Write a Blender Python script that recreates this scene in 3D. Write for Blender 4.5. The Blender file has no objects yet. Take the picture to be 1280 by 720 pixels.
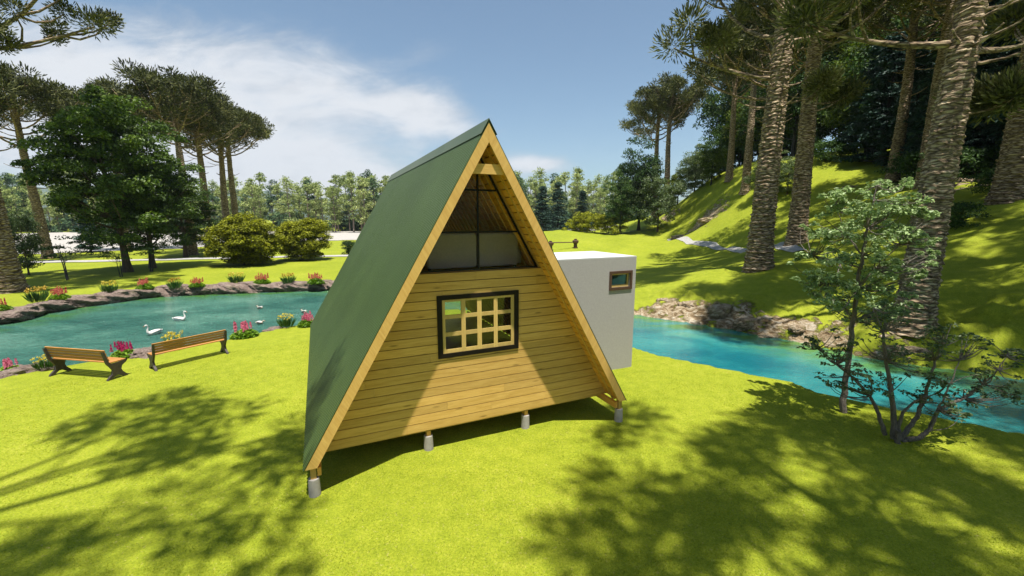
import bpy, math, random
import numpy as np
from mathutils import Vector
R = math.radians
rng = np.random.default_rng(7)
random.seed(7)
scene = bpy.context.scene
COL = scene.collection

# ------------------------------------------------------------------ camera
HAZE = .00014
CAMH, FPX, PITCH = 4.5, 528.4, R(9.31)
cam_d = bpy.data.cameras.new("camera")
cam_d.sensor_width = 36; cam_d.lens = FPX/1280*36
cam_d.clip_start = .05; cam_d.clip_end = 9000
cam = bpy.data.objects.new("camera", cam_d); COL.objects.link(cam)
cam.location = (0, 0, CAMH); cam.rotation_euler = (R(90)-PITCH, 0, 0)
scene.camera = cam
FW = np.array([0, math.cos(PITCH), -math.sin(PITCH)]); UP = np.array([0, math.sin(PITCH), math.cos(PITCH)])
def ray(x, y): return FW*FPX+UP*(360-y)+np.array([x-640., 0, 0])
def at(x, y, Y):                      # world point on a sight line at depth Y
    d = ray(x, y); return np.array([0, 0, CAMH])+d*Y/d[1]
def flat(x, y, z=0.):                 # world point on the level z
    d = ray(x, y); return np.array([0, 0, CAMH])+d*(z-CAMH)/d[2]

# ------------------------------------------------------------------ materials
def mat(name):
    m = bpy.data.materials.new(name); m.use_nodes = True
    nt = m.node_tree; nt.nodes.clear()
    o = nt.nodes.new('ShaderNodeOutputMaterial')
    return m, nt, o
class N:
    def __init__(s, nt): s.nt = nt
    def n(s, t, ins=None, **kw):
        x = s.nt.nodes.new(t)
        for k, v in kw.items(): setattr(x, k, v)
        for k, v in (ins or {}).items():
            if isinstance(v, bpy.types.NodeSocket): s.nt.links.new(v, x.inputs[k])
            else: x.inputs[k].default_value = v
        return x
    def coord(s, kind='Object', scale=(1, 1, 1), rot=(0, 0, 0)):
        c = s.n('ShaderNodeTexCoord')
        return s.n('ShaderNodeMapping', {'Vector': c.outputs[kind], 'Scale': scale, 'Rotation': rot}).outputs[0]
    def noise(s, vec, sc, det=3., rough=.55, dist=0.):
        return s.n('ShaderNodeTexNoise', {'Vector': vec, 'Scale': sc, 'Detail': det, 'Roughness': rough, 'Distortion': dist}).outputs['Fac']
    def ramp(s, fac, stops, interp='LINEAR'):
        r = s.n('ShaderNodeValToRGB', {'Fac': fac}); cr = r.color_ramp; cr.interpolation = interp
        while len(cr.elements) < len(stops): cr.elements.new(.5)
        for e, (p, c) in zip(cr.elements, stops):
            e.position = p; e.color = (*c, 1) if len(c) == 3 else c
        return r.outputs[0]
    def math(s, op, a, b=0., c=0., clamp=False):
        x = s.n('ShaderNodeMath', operation=op); x.use_clamp = clamp
        for i, v in enumerate((a, b, c)):
            if isinstance(v, bpy.types.NodeSocket): s.nt.links.new(v, x.inputs[i])
            else: x.inputs[i].default_value = v
        return x.outputs[0]
    def mix(s, f, a, b, blend='MIX'):
        x = s.n('ShaderNodeMix', data_type='RGBA', blend_type=blend)
        for i, v in ((0, f), (6, a), (7, b)):
            if isinstance(v, bpy.types.NodeSocket): s.nt.links.new(v, x.inputs[i])
            else: x.inputs[i].default_value = (*v, 1) if isinstance(v, tuple) and len(v) == 3 else v
        return x.outputs[2]
    def bump(s, h, st, dist=.02, nrm=None):
        i = {'Height': h, 'Strength': st, 'Distance': dist}
        if nrm is not None: i['Normal'] = nrm
        return s.n('ShaderNodeBump', i).outputs[0]
    def pbr(s, out, color, rough=.7, normal=None, metal=0., spec=.5, **kw):
        i = {'Base Color': (*color, 1) if isinstance(color, tuple) else color, 'Roughness': rough, 'Metallic': metal, 'Specular IOR Level': spec}
        if normal is not None: i['Normal'] = normal
        i.update(kw)
        p = s.n('ShaderNodeBsdfPrincipled', i)
        s.nt.links.new(p.outputs[0], out.inputs[0]); return p
def simple(name, color, rough=.7, var=.12, nsc=4., bump=.0, metal=0., spec=.5):
    m, nt, o = mat(name); n = N(nt); v = n.coord()
    f = n.noise(v, nsc, 5)
    a = tuple(c*(1-var) for c in color); b = tuple(min(1, c*(1+var)) for c in color)
    col = n.ramp(f, [(.3, a), (.7, b)])
    nb = n.bump(n.noise(v, nsc*8, 4), bump) if bump else None
    n.pbr(o, col, rough, nb, metal, spec); return m
def wood(name, tilt=0., axis='x', c1=(.47, .265, .055), c2=(.68, .43, .125), boards=None, rough=.62, knots=True):
    """grain runs along `axis`; tilt rotates the grain about the y axis for rafters"""
    m, nt, o = mat(name); n = N(nt)
    base = n.coord(rot=(0, tilt, 0))
    sc = {'x': (1.2, 14, 14), 'y': (14, 1.2, 14), 'z': (14, 14, 1.2)}[axis]
    v = n.n('ShaderNodeMapping', {'Vector': base, 'Scale': sc}).outputs[0]
    isl = n.n('ShaderNodeNewGeometry').outputs['Random Per Island']
    off = n.n('ShaderNodeVectorMath', {0: v}, operation='ADD')
    comb = n.n('ShaderNodeCombineXYZ', {0: n.math('MULTIPLY', isl, 37.), 1: n.math('MULTIPLY', isl, 91.), 2: n.math('MULTIPLY', isl, 53.)}).outputs[0]
    nt.links.new(comb, off.inputs[1]); v = off.outputs[0]
    g = n.noise(v, .9, 8, .62, 1.4)
    g2 = n.noise(v, 3.5, 4, .6, .3)
    fac = n.math('ADD', n.math('MULTIPLY', g, .7), n.math('MULTIPLY', g2, .3))
    col = n.ramp(fac, [(.32, c1), (.5, tuple((a+b)/2 for a, b in zip(c1, c2))), (.68, c2)])
    if knots:
        sk = {'x': (.35, .35*4.5, .35*4.5), 'y': (.35*4.5, .35, .35*4.5), 'z': (.35*4.5, .35*4.5, .35)}[axis]
        vk = n.n('ShaderNodeVectorMath', {0: n.n('ShaderNodeMapping', {'Vector': base, 'Scale': tuple(4*q for q in sk)}).outputs[0], 1: comb}, operation='ADD').outputs[0]
        d = n.n('ShaderNodeTexVoronoi', {'Vector': vk, 'Scale': 1.0, 'Randomness': 1.}, feature='F1').outputs['Distance']
        k = n.n('ShaderNodeMapRange', {'Value': d, 'From Min': .05, 'From Max': .15, 'To Min': .8, 'To Max': 0.}).outputs[0]
        col = n.mix(k, col, tuple(c*.45 for c in c1))
    bri = n.math('MULTIPLY_ADD', isl, .30, .84)
    hsv = n.n('ShaderNodeHueSaturation', {'Color': col, 'Value': bri, 'Saturation': 1.0})
    n.pbr(o, hsv.outputs[0], rough, n.bump(fac, .25, .004)); return m
def foliage(name, cols, rough=.55, trans=.35, spec=.25, nsc=.6):
    k_ = {'arau': 2.0, 'deep': 1.9, 'dark': 2.0, 'oliv': 1.9, 'blue': 2.0, 'pale': 1.7}.get(name[:4], 1.0) if 'petal' not in name else 1.
    if name == 'pale_pine_needles': k_ = 2.1
    if name == 'yellow_green_leaves': k_ = 1.45
    cols = [tuple(min(.8, q*k_) for q in c) for c in cols]
    m, nt, o = mat(name); n = N(nt)
    isl = n.n('ShaderNodeNewGeometry').outputs['Random Per Island']
    big = n.noise(n.coord(), nsc, 3)
    oi = n.n('ShaderNodeObjectInfo').outputs['Random']
    f = n.math('ADD', n.math('MULTIPLY', isl, .5), n.math('ADD', n.math('MULTIPLY', big, .7), n.math('MULTIPLY_ADD', oi, .24, -.22)), clamp=True)
    k = len(cols); col = n.ramp(f, [(.12+.76*i/(k-1), c) for i, c in enumerate(cols)])
    p = n.n('ShaderNodeBsdfPrincipled', {'Base Color': col, 'Roughness': rough, 'Specular IOR Level': spec})
    tc = n.n('ShaderNodeHueSaturation', {'Color': col, 'Value': 1.25, 'Saturation': 1.1}).outputs[0]
    t = n.n('ShaderNodeBsdfTranslucent', {'Color': tc})
    mx = n.n('ShaderNodeMixShader', {0: trans, 1: p.outputs[0], 2: t.outputs[0]})
    nt.links.new(mx.outputs[0], o.inputs[0]); return m

M = {}
M['wall_wood'] = wood('pine_cladding', axis='x')
M['long_wood'] = wood('pine_along', axis='y', c1=(.60, .28, .045), c2=(.76, .40, .08))
M['raft_l'] = wood('pine_rafter_a', tilt=R(30), axis='z', c1=(.50, .28, .065), c2=(.66, .42, .12), knots=False)
M['raft_r'] = wood('pine_rafter_b', tilt=R(-30), axis='z', c1=(.50, .28, .065), c2=(.66, .42, .12), knots=False)
M['post_wood'] = wood('pine_post', axis='z', knots=False, c1=(.38, .22, .05), c2=(.52, .32, .09))
M['sash_wood'] = wood('pine_sash', axis='z', knots=False, c1=(.46, .30, .085), c2=(.60, .42, .14))
M['bench_wood'] = wood('bench_slat_wood', axis='x', c1=(.26, .105, .024), c2=(.47, .22, .055), knots=False)
M['black_metal'] = simple('black_frame', (.007, .005, .005), .5, .2, spec=.2)
M['dark_frame'] = simple('dark_brown_frame', (.009, .006, .005), .5, .2, spec=.2)
M['brown_frame'] = simple('brown_frame', (.075, .035, .02), .5, .2)
M['iron'] = simple('cast_iron', (.045, .034, .03), .55, .3, 14, .2)
M['concrete'] = simple('pier_concrete', (.33, .30, .27), .9, .14, 9, .35)
M['render'] = simple('grey_render', (.37, .345, .325), .92, .07, 28, .5)
M['roof_slab'] = simple('pale_roof_slab', (.50, .50, .50), .9, .05, 3, .1)
M['fabric'] = simple('grey_upholstery', (.24, .21, .185), .95, .08, 30, .3)
M['plaster'] = simple('pale_curtain', (.6, .6, .52), .95, .05)

# roof sheet
m, nt, o = mat('green_metal_sheet'); n = N(nt); v = n.coord()
f = n.noise(v, .7, 4); f2 = n.noise(v, 9, 4)
col = n.ramp(f, [(.3, (.040, .066, .018)), (.7, (.052, .084, .023))])
n.pbr(o, col, n.math('MULTIPLY_ADD', f2, .12, .36), n.bump(n.noise(v, .8, 3), .08, .03), 0., .5); M['roof'] = m
m, nt, o = mat('green_ridge_sheet'); n = N(nt)
n.pbr(o, n.ramp(n.noise(n.coord(), .8, 4), [(.3, (.060, .085, .036)), (.7, (.082, .105, .05))]), .42); M['ridge'] = m

# glass
m, nt, o = mat('window_glass'); n = N(nt)
fr = n.n('ShaderNodeFresnel', {'IOR': 1.5}).outputs[0]
fac = n.math('MULTIPLY', fr, .85)
g = n.n('ShaderNodeBsdfGlossy', {'Color': (.9, .93, .95, 1), 'Roughness': .01}); t = n.n('ShaderNodeBsdfTransparent', {'Color': (.72, .78, .76, 1)})
mx = n.n('ShaderNodeMixShader', {0: fac, 1: t.outputs[0], 2: g.outputs[0]}); nt.links.new(mx.outputs[0], o.inputs[0]); M['glass'] = m
m, nt, o = mat('gable_glass'); n = N(nt)
fr = n.n('ShaderNodeFresnel', {'IOR': 1.45}).outputs[0]
g = n.n('ShaderNodeBsdfGlossy', {'Color': (.9, .93, .95, 1), 'Roughness': .01}); t = n.n('ShaderNodeBsdfTransparent', {'Color': (.985, .985, .98, 1)})
mx = n.n('ShaderNodeMixShader', {0: n.math('MULTIPLY', fr, .1), 1: t.outputs[0], 2: g.outputs[0]}); nt.links.new(mx.outputs[0], o.inputs[0]); M['glass2'] = m

# lawn with rocky patches (the mask is where the rock crops out)
m, nt, o = mat('lawn_and_rock'); n = N(nt); v = n.coord()
a = n.noise(v, .25, 3); b = n.noise(v, 3.2, 5, .65); c = n.noise(v, 26, 4, .7)
fsum = n.math('ADD', n.math('MULTIPLY', a, .22), n.math('ADD', n.math('MULTIPLY', b, .30), n.math('MULTIPLY', c, .48)))
gcol = n.ramp(fsum, [(.34, (.115, .145, .008)), (.45, (.190, .228, .014)), (.55, (.255, .285, .020)), (.66, (.34, .33, .05))])
speck = n.noise(v, 34, 4, .75)
gcol = n.mix(n.n('ShaderNodeMapRange', {'Value': speck, 'From Min': .54, 'From Max': .64, 'To Max': .75}).outputs[0], gcol, (.09, .12, .010))
strw = n.n('ShaderNodeMapRange', {'Value': n.noise(v, 21, 4, .7), 'From Min': .60, 'From Max': .70, 'To Max': .55}).outputs[0]
gcol = n.mix(strw, gcol, (.42, .33, .14))
rv = n.coord(scale=(1, 1, 2.2), rot=(R(25), R(20), 0))
r1 = n.noise(rv, 2.2, 8, .68, 1.2); r2 = n.n('ShaderNodeTexVoronoi', {'Vector': rv, 'Scale': 3.0}, feature='DISTANCE_TO_EDGE').outputs['Distance']
rcol = n.ramp(r1, [(.30, (.07, .045, .025)), (.43, (.20, .135, .07)), (.52, (.38, .29, .18)), (.64, (.60, .52, .40))])
att = n.n('ShaderNodeAttribute', attribute_name='rock').outputs['Fac']
pm = n.math('ADD', att, n.math('MULTIPLY_ADD', n.noise(rv, 1.1, 6, .7), 1.5, -.78))
rm = n.n('ShaderNodeMapRange', {'Value': pm, 'From Min': .48, 'From Max': .60}).outputs[0]
col = n.mix(rm, gcol, rcol)
nb = n.bump(n.math('ADD', n.math('MULTIPLY', c, .5), n.math('MULTIPLY', speck, .5)), .55, .03)
nb = n.bump(n.math('MULTIPLY', rm, r1), .9, .35, nb)
n.pbr(o, col, .9, nb, spec=.12); M['lawn'] = m

m, nt, o = mat('boulder'); n = N(nt); v = n.coord('Object')
oi = n.n('ShaderNodeObjectInfo').outputs['Random']
r1 = n.noise(v, 2.6, 9, .7, .6)
f3 = n.noise(v, 16, 5, .7)
col = n.ramp(n.math('ADD', n.math('MULTIPLY', r1, .5), n.math('MULTIPLY', f3, .5)), [(.32, (.045, .03, .024)), (.48, (.17, .12, .095)), (.60, (.30, .23, .19)), (.72, (.42, .36, .30))])
moss = n.n('ShaderNodeMapRange', {'Value': n.noise(v, 1.4, 5), 'From Min': .56, 'From Max': .68, 'To Max': .55}).outputs[0]
col = n.mix(moss, col, (.09, .11, .015))
n.pbr(o, col, .9, n.bump(n.math('ADD', r1, n.math('MULTIPLY', f3, .5)), 1., .12)); M['rock'] = m

m, nt, o = mat('pale_bank_rock'); n = N(nt); v = n.coord(scale=(1, 1, 2.2), rot=(R(25), R(20), 0)); r1 = n.noise(v, 1.6, 9, .7, 1.0); f3 = n.noise(v, 9, 5, .7)
col = n.ramp(n.math('ADD', n.math('MULTIPLY', r1, .6), n.math('MULTIPLY', f3, .4)), [(.32, (.07, .045, .025)), (.44, (.20, .135, .07)), (.53, (.38, .29, .18)), (.64, (.58, .50, .38))])
moss = n.n('ShaderNodeMapRange', {'Value': n.noise(n.coord(), 1.1, 6, .7), 'From Min': .56, 'From Max': .66, 'To Max': .6}).outputs[0]
col = n.mix(moss, col, (.20, .20, .04)); n.pbr(o, col, .92, n.bump(n.math('ADD', r1, n.math('MULTIPLY', f3, .5)), 1., .16)); M['bank'] = m
def water(name, deep, mid, light, bs=1.0, sc=1.0):
    m, nt, o = mat(name); n = N(nt); v = n.coord(scale=(1, 1.7, 1), rot=(0, 0, R(18)))
    a = n.noise(v, .22, 4, .6, .5); w = n.noise(v, 2.6*sc, 5, .62, .8); w2 = n.noise(v, 9*sc, 4, .6, .4)
    f = n.math('ADD', n.math('MULTIPLY', a, .75), n.math('MULTIPLY', w, .25))
    att = n.n('ShaderNodeAttribute', attribute_name='shallow').outputs['Fac']
    col = n.ramp(f, [(.36, deep), (.52, mid), (.68, light)])
    sh = n.math('MULTIPLY', att, n.n('ShaderNodeMapRange', {'Value': n.noise(v, .8, 4), 'From Min': .35, 'From Max': .6}).outputs[0])
    col = n.mix(sh, col, (.075, .20, .035))
    h = n.math('ADD', n.math('MULTIPLY', w, .6), n.math('MULTIPLY', w2, .4))
    n.pbr(o, col, .07, n.bump(h, bs, .12), spec=.5, IOR=1.33); return m
M['pond'] = water('pond_water', (.025, .105, .085), (.065, .19, .145), (.16, .32, .24), 2.2)
M['river'] = water('river_water', (.006, .11, .135), (.018, .18, .185), (.08, .29, .25), .4, 1.6)

m, nt, o = mat('pale_gravel'); n = N(nt); v = n.coord()
n.pbr(o, n.ramp(n.noise(v, 3, 6), [(.3, (.27, .25, .22)), (.7, (.42, .39, .35))]), .95); M['gravel'] = m
m, nt, o = mat('path_gravel'); n = N(nt); v = n.coord()
n.pbr(o, n.ramp(n.noise(v, 4, 6), [(.3, (.25, .24, .22)), (.7, (.42, .40, .37))]), .95); M['path'] = m

def bark(name, c0, c1, c2, ring=True, sc=1.):
    m, nt, o = mat(name); n = N(nt)
    v = n.coord(scale=(1.1, 1.1, 9) if ring else (5, 5, .9))
    a = n.noise(v, 1.4*sc, 6, .65, .6); b = n.noise(v, 5*sc, 4, .7)
    f = n.math('ADD', n.math('MULTIPLY', a, .6), n.math('MULTIPLY', b, .4))
    if ring:
        wv = n.n('ShaderNodeVectorMath', {0: n.coord(scale=(2.6, 2.6, 11.)), 1: n.n('ShaderNodeVectorMath', {0: n.n('ShaderNodeTexNoise', {'Vector': n.coord(), 'Scale': 2.2, 'Detail': 3.}).outputs['Color'], 1: (.5, .5, 2.4)}, operation='MULTIPLY').outputs[0]}, operation='ADD').outputs[0]
        vo = n.n('ShaderNodeTexVoronoi', {'Vector': wv, 'Scale': 1.0}, feature='DISTANCE_TO_EDGE').outputs['Distance']
        f = n.math('ADD', n.math('MULTIPLY', f, .72), n.math('MULTIPLY', n.math('MINIMUM', vo, .3), .85))
    col = n.ramp(f, [(.34, c0), (.50, c1), (.66, c2)])
    lich = n.n('ShaderNodeMapRange', {'Value': n.noise(n.coord(), .9, 5), 'From Min': .58, 'From Max': .7, 'To Max': .5}).outputs[0]
    col = n.mix(lich, col, (.11, .11, .05))
    n.pbr(o, col, .92, n.bump(f, 1., .10)); return m
M['ring_bark'] = bark('ringed_bark', (.05, .03, .016), (.27, .19, .11), (.52, .41, .27))
M['bark'] = bark('brown_bark', (.03, .02, .014), (.09, .06, .04), (.17, .12, .085), False)
M['dark_bark'] = bark('dark_bark', (.012, .012, .014), (.035, .032, .034), (.07, .06, .055), False)
M['grey_bark'] = bark('grey_bark', (.08, .065, .05), (.20, .165, .13), (.34, .29, .23), False, 4)
M['pine_bark'] = bark('pale_pine_bark', (.12, .08, .06), (.24, .18, .14), (.36, .30, .24), False)
M['arau'] = foliage('araucaria_needles', [(.008, .011, .003), (.026, .032, .008), (.066, .068, .018), (.12, .12, .038)], .6, .12, .2)
M['maple'] = foliage('deep_green_leaves', [(.007, .014, .003), (.020, .036, .006), (.045, .078, .011), (.10, .14, .022)], .5, .3, .3)
M['dark'] = foliage('dark_green_leaves', [(.006, .013, .004), (.014, .030, .008), (.030, .058, .013), (.06, .095, .022)], .6, .2, .2)
M['mixed'] = foliage('olive_green_leaves', [(.012, .022, .004), (.035, .055, .008), (.07, .10, .012), (.13, .13, .02)], .6, .25, .2)
M['spruce'] = foliage('blue_green_needles', [(.005, .012, .008), (.010, .024, .017), (.020, .042, .030), (.035, .065, .045)], .6, .1, .2)
M['bush'] = foliage('yellow_green_leaves', [(.025, .032, .003), (.09, .10, .006), (.20, .21, .012), (.33, .33, .03)], .55, .3, .2, 1.3)
M['pale'] = foliage('pale_green_leaves', [(.06, .09, .03), (.12, .17, .06), (.22, .28, .12), (.36, .42, .24)], .45, .3, .4, 1.5)
M['shrub'] = foliage('shrub_leaves', [(.035, .055, .018), (.07, .11, .035), (.14, .19, .07), (.26, .31, .13)], .45, .3, .4, 1.5)
M['pine'] = foliage('pale_pine_needles', [(.045, .060, .018), (.10, .125, .04), (.17, .195, .07), (.25, .26, .11)], .7, .2, .1, .25)
M['pine2'] = foliage('dark_pine_needles', [(.010, .022, .013), (.022, .042, .022), (.045, .075, .034), (.08, .115, .05)], .7, .2, .1, .25)
M['grass'] = foliage('lawn_blades', [(.15, .20, .010), (.24, .29, .016), (.33, .36, .022), (.44, .40, .06)], .7, .35, .15, .8)
M['leafgreen'] = foliage('flowerbed_leaves', [(.04, .10, .005), (.10, .20, .01), (.17, .30, .02), (.26, .38, .04)], .5, .3, .3, 3)
M['blade'] = foliage('blade_leaves', [(.02, .07, .012), (.05, .13, .02), (.09, .20, .035), (.15, .26, .05)], .5, .3, .3, 3)
M['pink'] = foliage('pink_petals', [(.45, .07, .14), (.60, .14, .22), (.70, .26, .34)], .6, .25, .2, 4)
M['magenta'] = foliage('magenta_petals', [(.22, .003, .06), (.36, .01, .09), (.50, .03, .14)], .6, .25, .2, 4)
M['red'] = foliage('coral_petals', [(.42, .06, .04), (.55, .13, .09), (.62, .24, .16)], .6, .25, .2, 4)
M['yellow'] = foliage('yellow_petals', [(.48, .36, .03), (.58, .46, .05), (.66, .58, .14)], .6, .25, .2, 4)
M['orange'] = foliage('orange_petals', [(.42, .24, .03), (.50, .33, .05), (.55, .42, .09)], .6, .25, .2, 4)
M['swan'] = simple('white_feathers', (.66, .62, .58), .8, .10, 8, .2)
M['wing'] = simple('grey_white_feathers', (.50, .47, .45), .8, .14, 12, .3)
M['beak'] = simple('orange_beak', (.40, .10, .02), .5)
M['duckbody'] = simple('pale_duck_feathers', (.40, .34, .26), .8, .3, 20)
M['mound'] = simple('far_hill_scrub', (.05, .075, .05), .95, .35, .02)

# ------------------------------------------------------------------ mesh helpers
class MB:
    def __init__(s): s.v = []; s.f = []; s.k = 0
    def add(s, V, F):
        V = np.asarray(V, float).reshape(-1, 3); s.v.append(V)
        if isinstance(F, np.ndarray): s.f.append(F.astype(np.int64)+s.k)
        else:
            by = {}
            for q in F: by.setdefault(len(q), []).append(q)
            for q in by.values(): s.f.append(np.array(q, np.int64)+s.k)
        s.k += len(V); return s
    def box(s, x0, x1, y0, y1, z0, z1):
        V = [(x, y, z) for z in (z0, z1) for y in (y0, y1) for x in (x0, x1)]
        return s.add(V, [(0, 2, 3, 1), (4, 5, 7, 6), (0, 1, 5, 4), (2, 6, 7, 3), (0, 4, 6, 2), (1, 3, 7, 5)])
    def prism(s, poly, a0, a1, axis='y'):
        """polygon in the two other axes, extruded along axis"""
        n = len(poly)
        def P(p, a): return {'y': (p[0], a, p[1]), 'x': (a, p[0], p[1]), 'z': (p[0], p[1], a)}[axis]
        V = [P(p, a0) for p in poly]+[P(p, a1) for p in poly]
        F = [tuple(range(n)), tuple(range(2*n-1, n-1, -1))]+[(i, i+n, (i+1) % n+n, (i+1) % n) for i in range(n)]
        return s.add(V, F)
    def tube(s, pts, rad, seg=8, cap=True, jit=0., sq=1.):
        pts = np.asarray(pts, float); n = len(pts); rad = np.broadcast_to(np.asarray(rad, float), (n,))
        t = np.gradient(pts, axis=0); t /= np.linalg.norm(t, axis=1)[:, None]+1e-9
        ref = np.array([0, 0, 1.]) if abs(t[0][2]) < .9 else np.array([1., 0, 0])
        u = np.cross(t[0], ref); u /= np.linalg.norm(u)
        ang = np.arange(seg)*2*math.pi/seg; V = []
        for i in range(n):
            u = u-t[i]*u.dot(t[i]); u /= np.linalg.norm(u)+1e-9; w = np.cross(t[i], u)
            r = rad[i]*(1+jit*rng.uniform(-1, 1, seg)) if jit else rad[i]*np.ones(seg)
            V.append(pts[i]+np.cos(ang)[:, None]*u*r[:, None]+np.sin(ang)[:, None]*w*(r*sq)[:, None])
        V = np.concatenate(V)
        i = np.arange(n-1)[:, None]*seg; j = np.arange(seg)[None]; j2 = (j+1) % seg
        F = np.stack([i+j, i+j2, i+seg+j2, i+seg+j], -1).reshape(-1, 4)
        s.add(V, F)
        if cap:
            s.add(V[:seg], [tuple(range(seg))[::-1]]); s.add(V[-seg:], [tuple(range(seg))])
        return s
    def build(s, name, m, parent=None, smooth=False, loc=None):
        me = bpy.data.meshes.new(name)
        V = np.concatenate(s.v); nf = sum(len(f) for f in s.f)
        if smooth: pass
        loops = np.concatenate([f.ravel() for f in s.f]); tot = np.concatenate([np.full(len(f), f.shape[1]) for f in s.f])
        st = np.concatenate([[0], np.cumsum(tot)[:-1]])
        me.vertices.add(len(V)); me.vertices.foreach_set('co', V.ravel().astype(np.float32))
        me.loops.add(len(loops)); me.loops.foreach_set('vertex_index', loops.astype(np.int32))
        me.polygons.add(nf); me.polygons.foreach_set('loop_start', st.astype(np.int32)); me.polygons.foreach_set('loop_total', tot.astype(np.int32))
        me.polygons.foreach_set('use_smooth', np.full(nf, bool(smooth)))
        me.update(calc_edges=True); me.validate()
        me.materials.append(m)
        o = bpy.data.objects.new(name, me); COL.objects.link(o)
        if parent is not None: o.parent = parent
        if loc is not None: o.location = loc
        return o
def tag(o, label=None, cat=None, group=None, kind=None):
    if label: o['label'] = label
    if cat: o['category'] = cat
    if group: o['group'] = group
    if kind: o['kind'] = kind
    return o
def empty(name, loc=(0, 0, 0), rz=0.):
    o = bpy.data.objects.new(name, None); COL.objects.link(o); o.empty_display_size = .3
    o.location = tuple(float(q) for q in loc); o.rotation_euler = (0, 0, rz); return o
def kids(o): return [c for c in bpy.data.objects if c.parent == o]
KID = {}
def copy_tree(o, parent=None):
    c = o.copy(); COL.objects.link(c); c.parent = parent
    if o not in KID: KID[o] = kids(o)
    for ch in KID[o]: copy_tree(ch, c)
    return c
def vnoise(x, y, seed=0):
    xi = np.floor(x).astype(np.int64); yi = np.floor(y).astype(np.int64); fx = x-xi; fy = y-yi
    def h(a, b):
        q = np.sin(a*127.1+b*311.7+seed*74.7)*43758.5453; return q-np.floor(q)
    fx = fx*fx*(3-2*fx); fy = fy*fy*(3-2*fy)
    return (h(xi, yi)*(1-fx)+h(xi+1, yi)*fx)*(1-fy)+(h(xi, yi+1)*(1-fx)+h(xi+1, yi+1)*fx)*fy
def fbm(x, y, oct=5, seed=0):
    s = 0; a = .5; t = 0
    for i in range(oct): s = s+a*vnoise(x*2**i, y*2**i, seed+i); t += a; a *= .55
    return s/t
def sstep(x, a, b):
    t = np.clip((x-a)/(b-a), 0, 1); return t*t*(3-2*t)

# ------------------------------------------------------------------ terrain
WL = -.40
FAR = [(-38, 12), (-29, 15), (-24.1, 19.4), (-24.6, 23.0), (-22.6, 26.7), (-18.2, 27.9), (-12.9, 29.2), (-6, 27), (0, 24.5), (6.4, 21.2), (9.45, 18.65), (11.4, 16.2), (12.9, 14.2), (15.8, 12.4), (25, 5), (47, -10)]
NEAR = [(40, -14), (20, 1.5), (10.9, 8.32), (9.2, 9.6), (8.05, 10.5), (7.85, 11.2), (4.84, 13.66), (4.32, 14.46), (3.2, 17.5), (0, 20.5), (-4, 21), (-8.69, 18.25), (-9.77, 17), (-10.83, 15.37), (-12.82, 14.18), (-14.02, 12.2), (-14.84, 11.68), (-20, 9), (-38, 4)]
POLY = np.array(FAR+NEAR, float)
def wdist(x, y):
    """signed distance to the shore (positive on land) and whether the far shore is the nearer one"""
    x = np.atleast_1d(x).astype(float); y = np.atleast_1d(y).astype(float)
    best = np.full(x.shape, 1e9); far = np.zeros(x.shape, bool); ins = np.zeros(x.shape, bool); n = len(POLY)
    for i in range(n):
        a = POLY[i]; b = POLY[(i+1) % n]; d = b-a
        t = np.clip(((x-a[0])*d[0]+(y-a[1])*d[1])/(d@d), 0, 1)
        q = np.hypot(x-a[0]-t*d[0], y-a[1]-t*d[1]); mk = q < best
        best = np.where(mk, q, best); far = np.where(mk, i < len(FAR)-1, far)
        c = ((a[1] > y) != (b[1] > y)) & (x < (b[0]-a[0])*(y-a[1])/(b[1]-a[1]+1e-12)+a[0]); ins ^= c
    return np.where(ins, -best, best), far
CP = []
for px, py, Y in [(830, 365, 23.5), (900, 375, 20.5), (1000, 398, 17.5), (1140, 405, 15), (1250, 402, 13.8), (1280, 425, 12.6), (948, 337, 24), (870, 340, 27),
        (800, 345, 30), (750, 330, 38), (995, 305, 30), (1060, 300, 27), (1200, 290, 22), (1262, 245, 24), (1280, 330, 17), (840, 302, 60), (938, 314, 36), (900, 309, 46),
        (700, 300, 60), (800, 298, 60), (700, 288, 76), (800, 289, 80), (860, 285, 62), (925, 212, 62), (870, 237, 72), (930, 242, 54), (1115, 227, 38), (1020, 197, 62),
        (1280, 205, 38), (1060, 258, 36), (820, 272, 88), (990, 270, 42), (1200, 180, 50), (1060, 190, 75)]:
    p = at(px, py, Y); CP.append(p)
for p in [(0, 30, 0), (0, 45, 0), (-5, 70, .6), (-10, 100, .5), (8, 115, .8), (15, 150, .5), (60, 150, 3), (45, 110, 7), (80, 90, 12), (90, 50, 14), (60, 20, 12), (50, 0, 8), (40, -8, 2), (30, 8, 3), (20, 30, 0), (-20, 60, 0), (-20, 110, 0), (40, 85, 12), (-20, 150, 0), (30, 180, 1), (22, 14, 4.0), (28, 5, 1.2)]:
    if p == (20, 30, 0): continue
    CP.append(np.array(p, float))
CP = np.array(CP)
def tk(r2): return np.where(r2 > 1e-9, .5*r2*np.log(np.maximum(r2, 1e-9)), 0.)
S = 50.
_n = len(CP); A = np.zeros((_n+3, _n+3)); q = CP[:, :2]/S
A[:_n, :_n] = tk(((q[:, None]-q[None])**2).sum(-1))+np.eye(_n)*.0015
A[:_n, _n] = 1; A[:_n, _n+1:] = q; A[_n, :_n] = 1; A[_n+1:, :_n] = q.T
WT = np.linalg.solve(A, np.concatenate([CP[:, 2], [0, 0, 0]]))
def tps(x, y):
    x = x/S; y = y/S; z = WT[_n]+WT[_n+1]*x+WT[_n+2]*y
    for i in range(_n): z = z+WT[i]*tk((x-q[i, 0])**2+(y-q[i, 1])**2)
    return z
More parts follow.
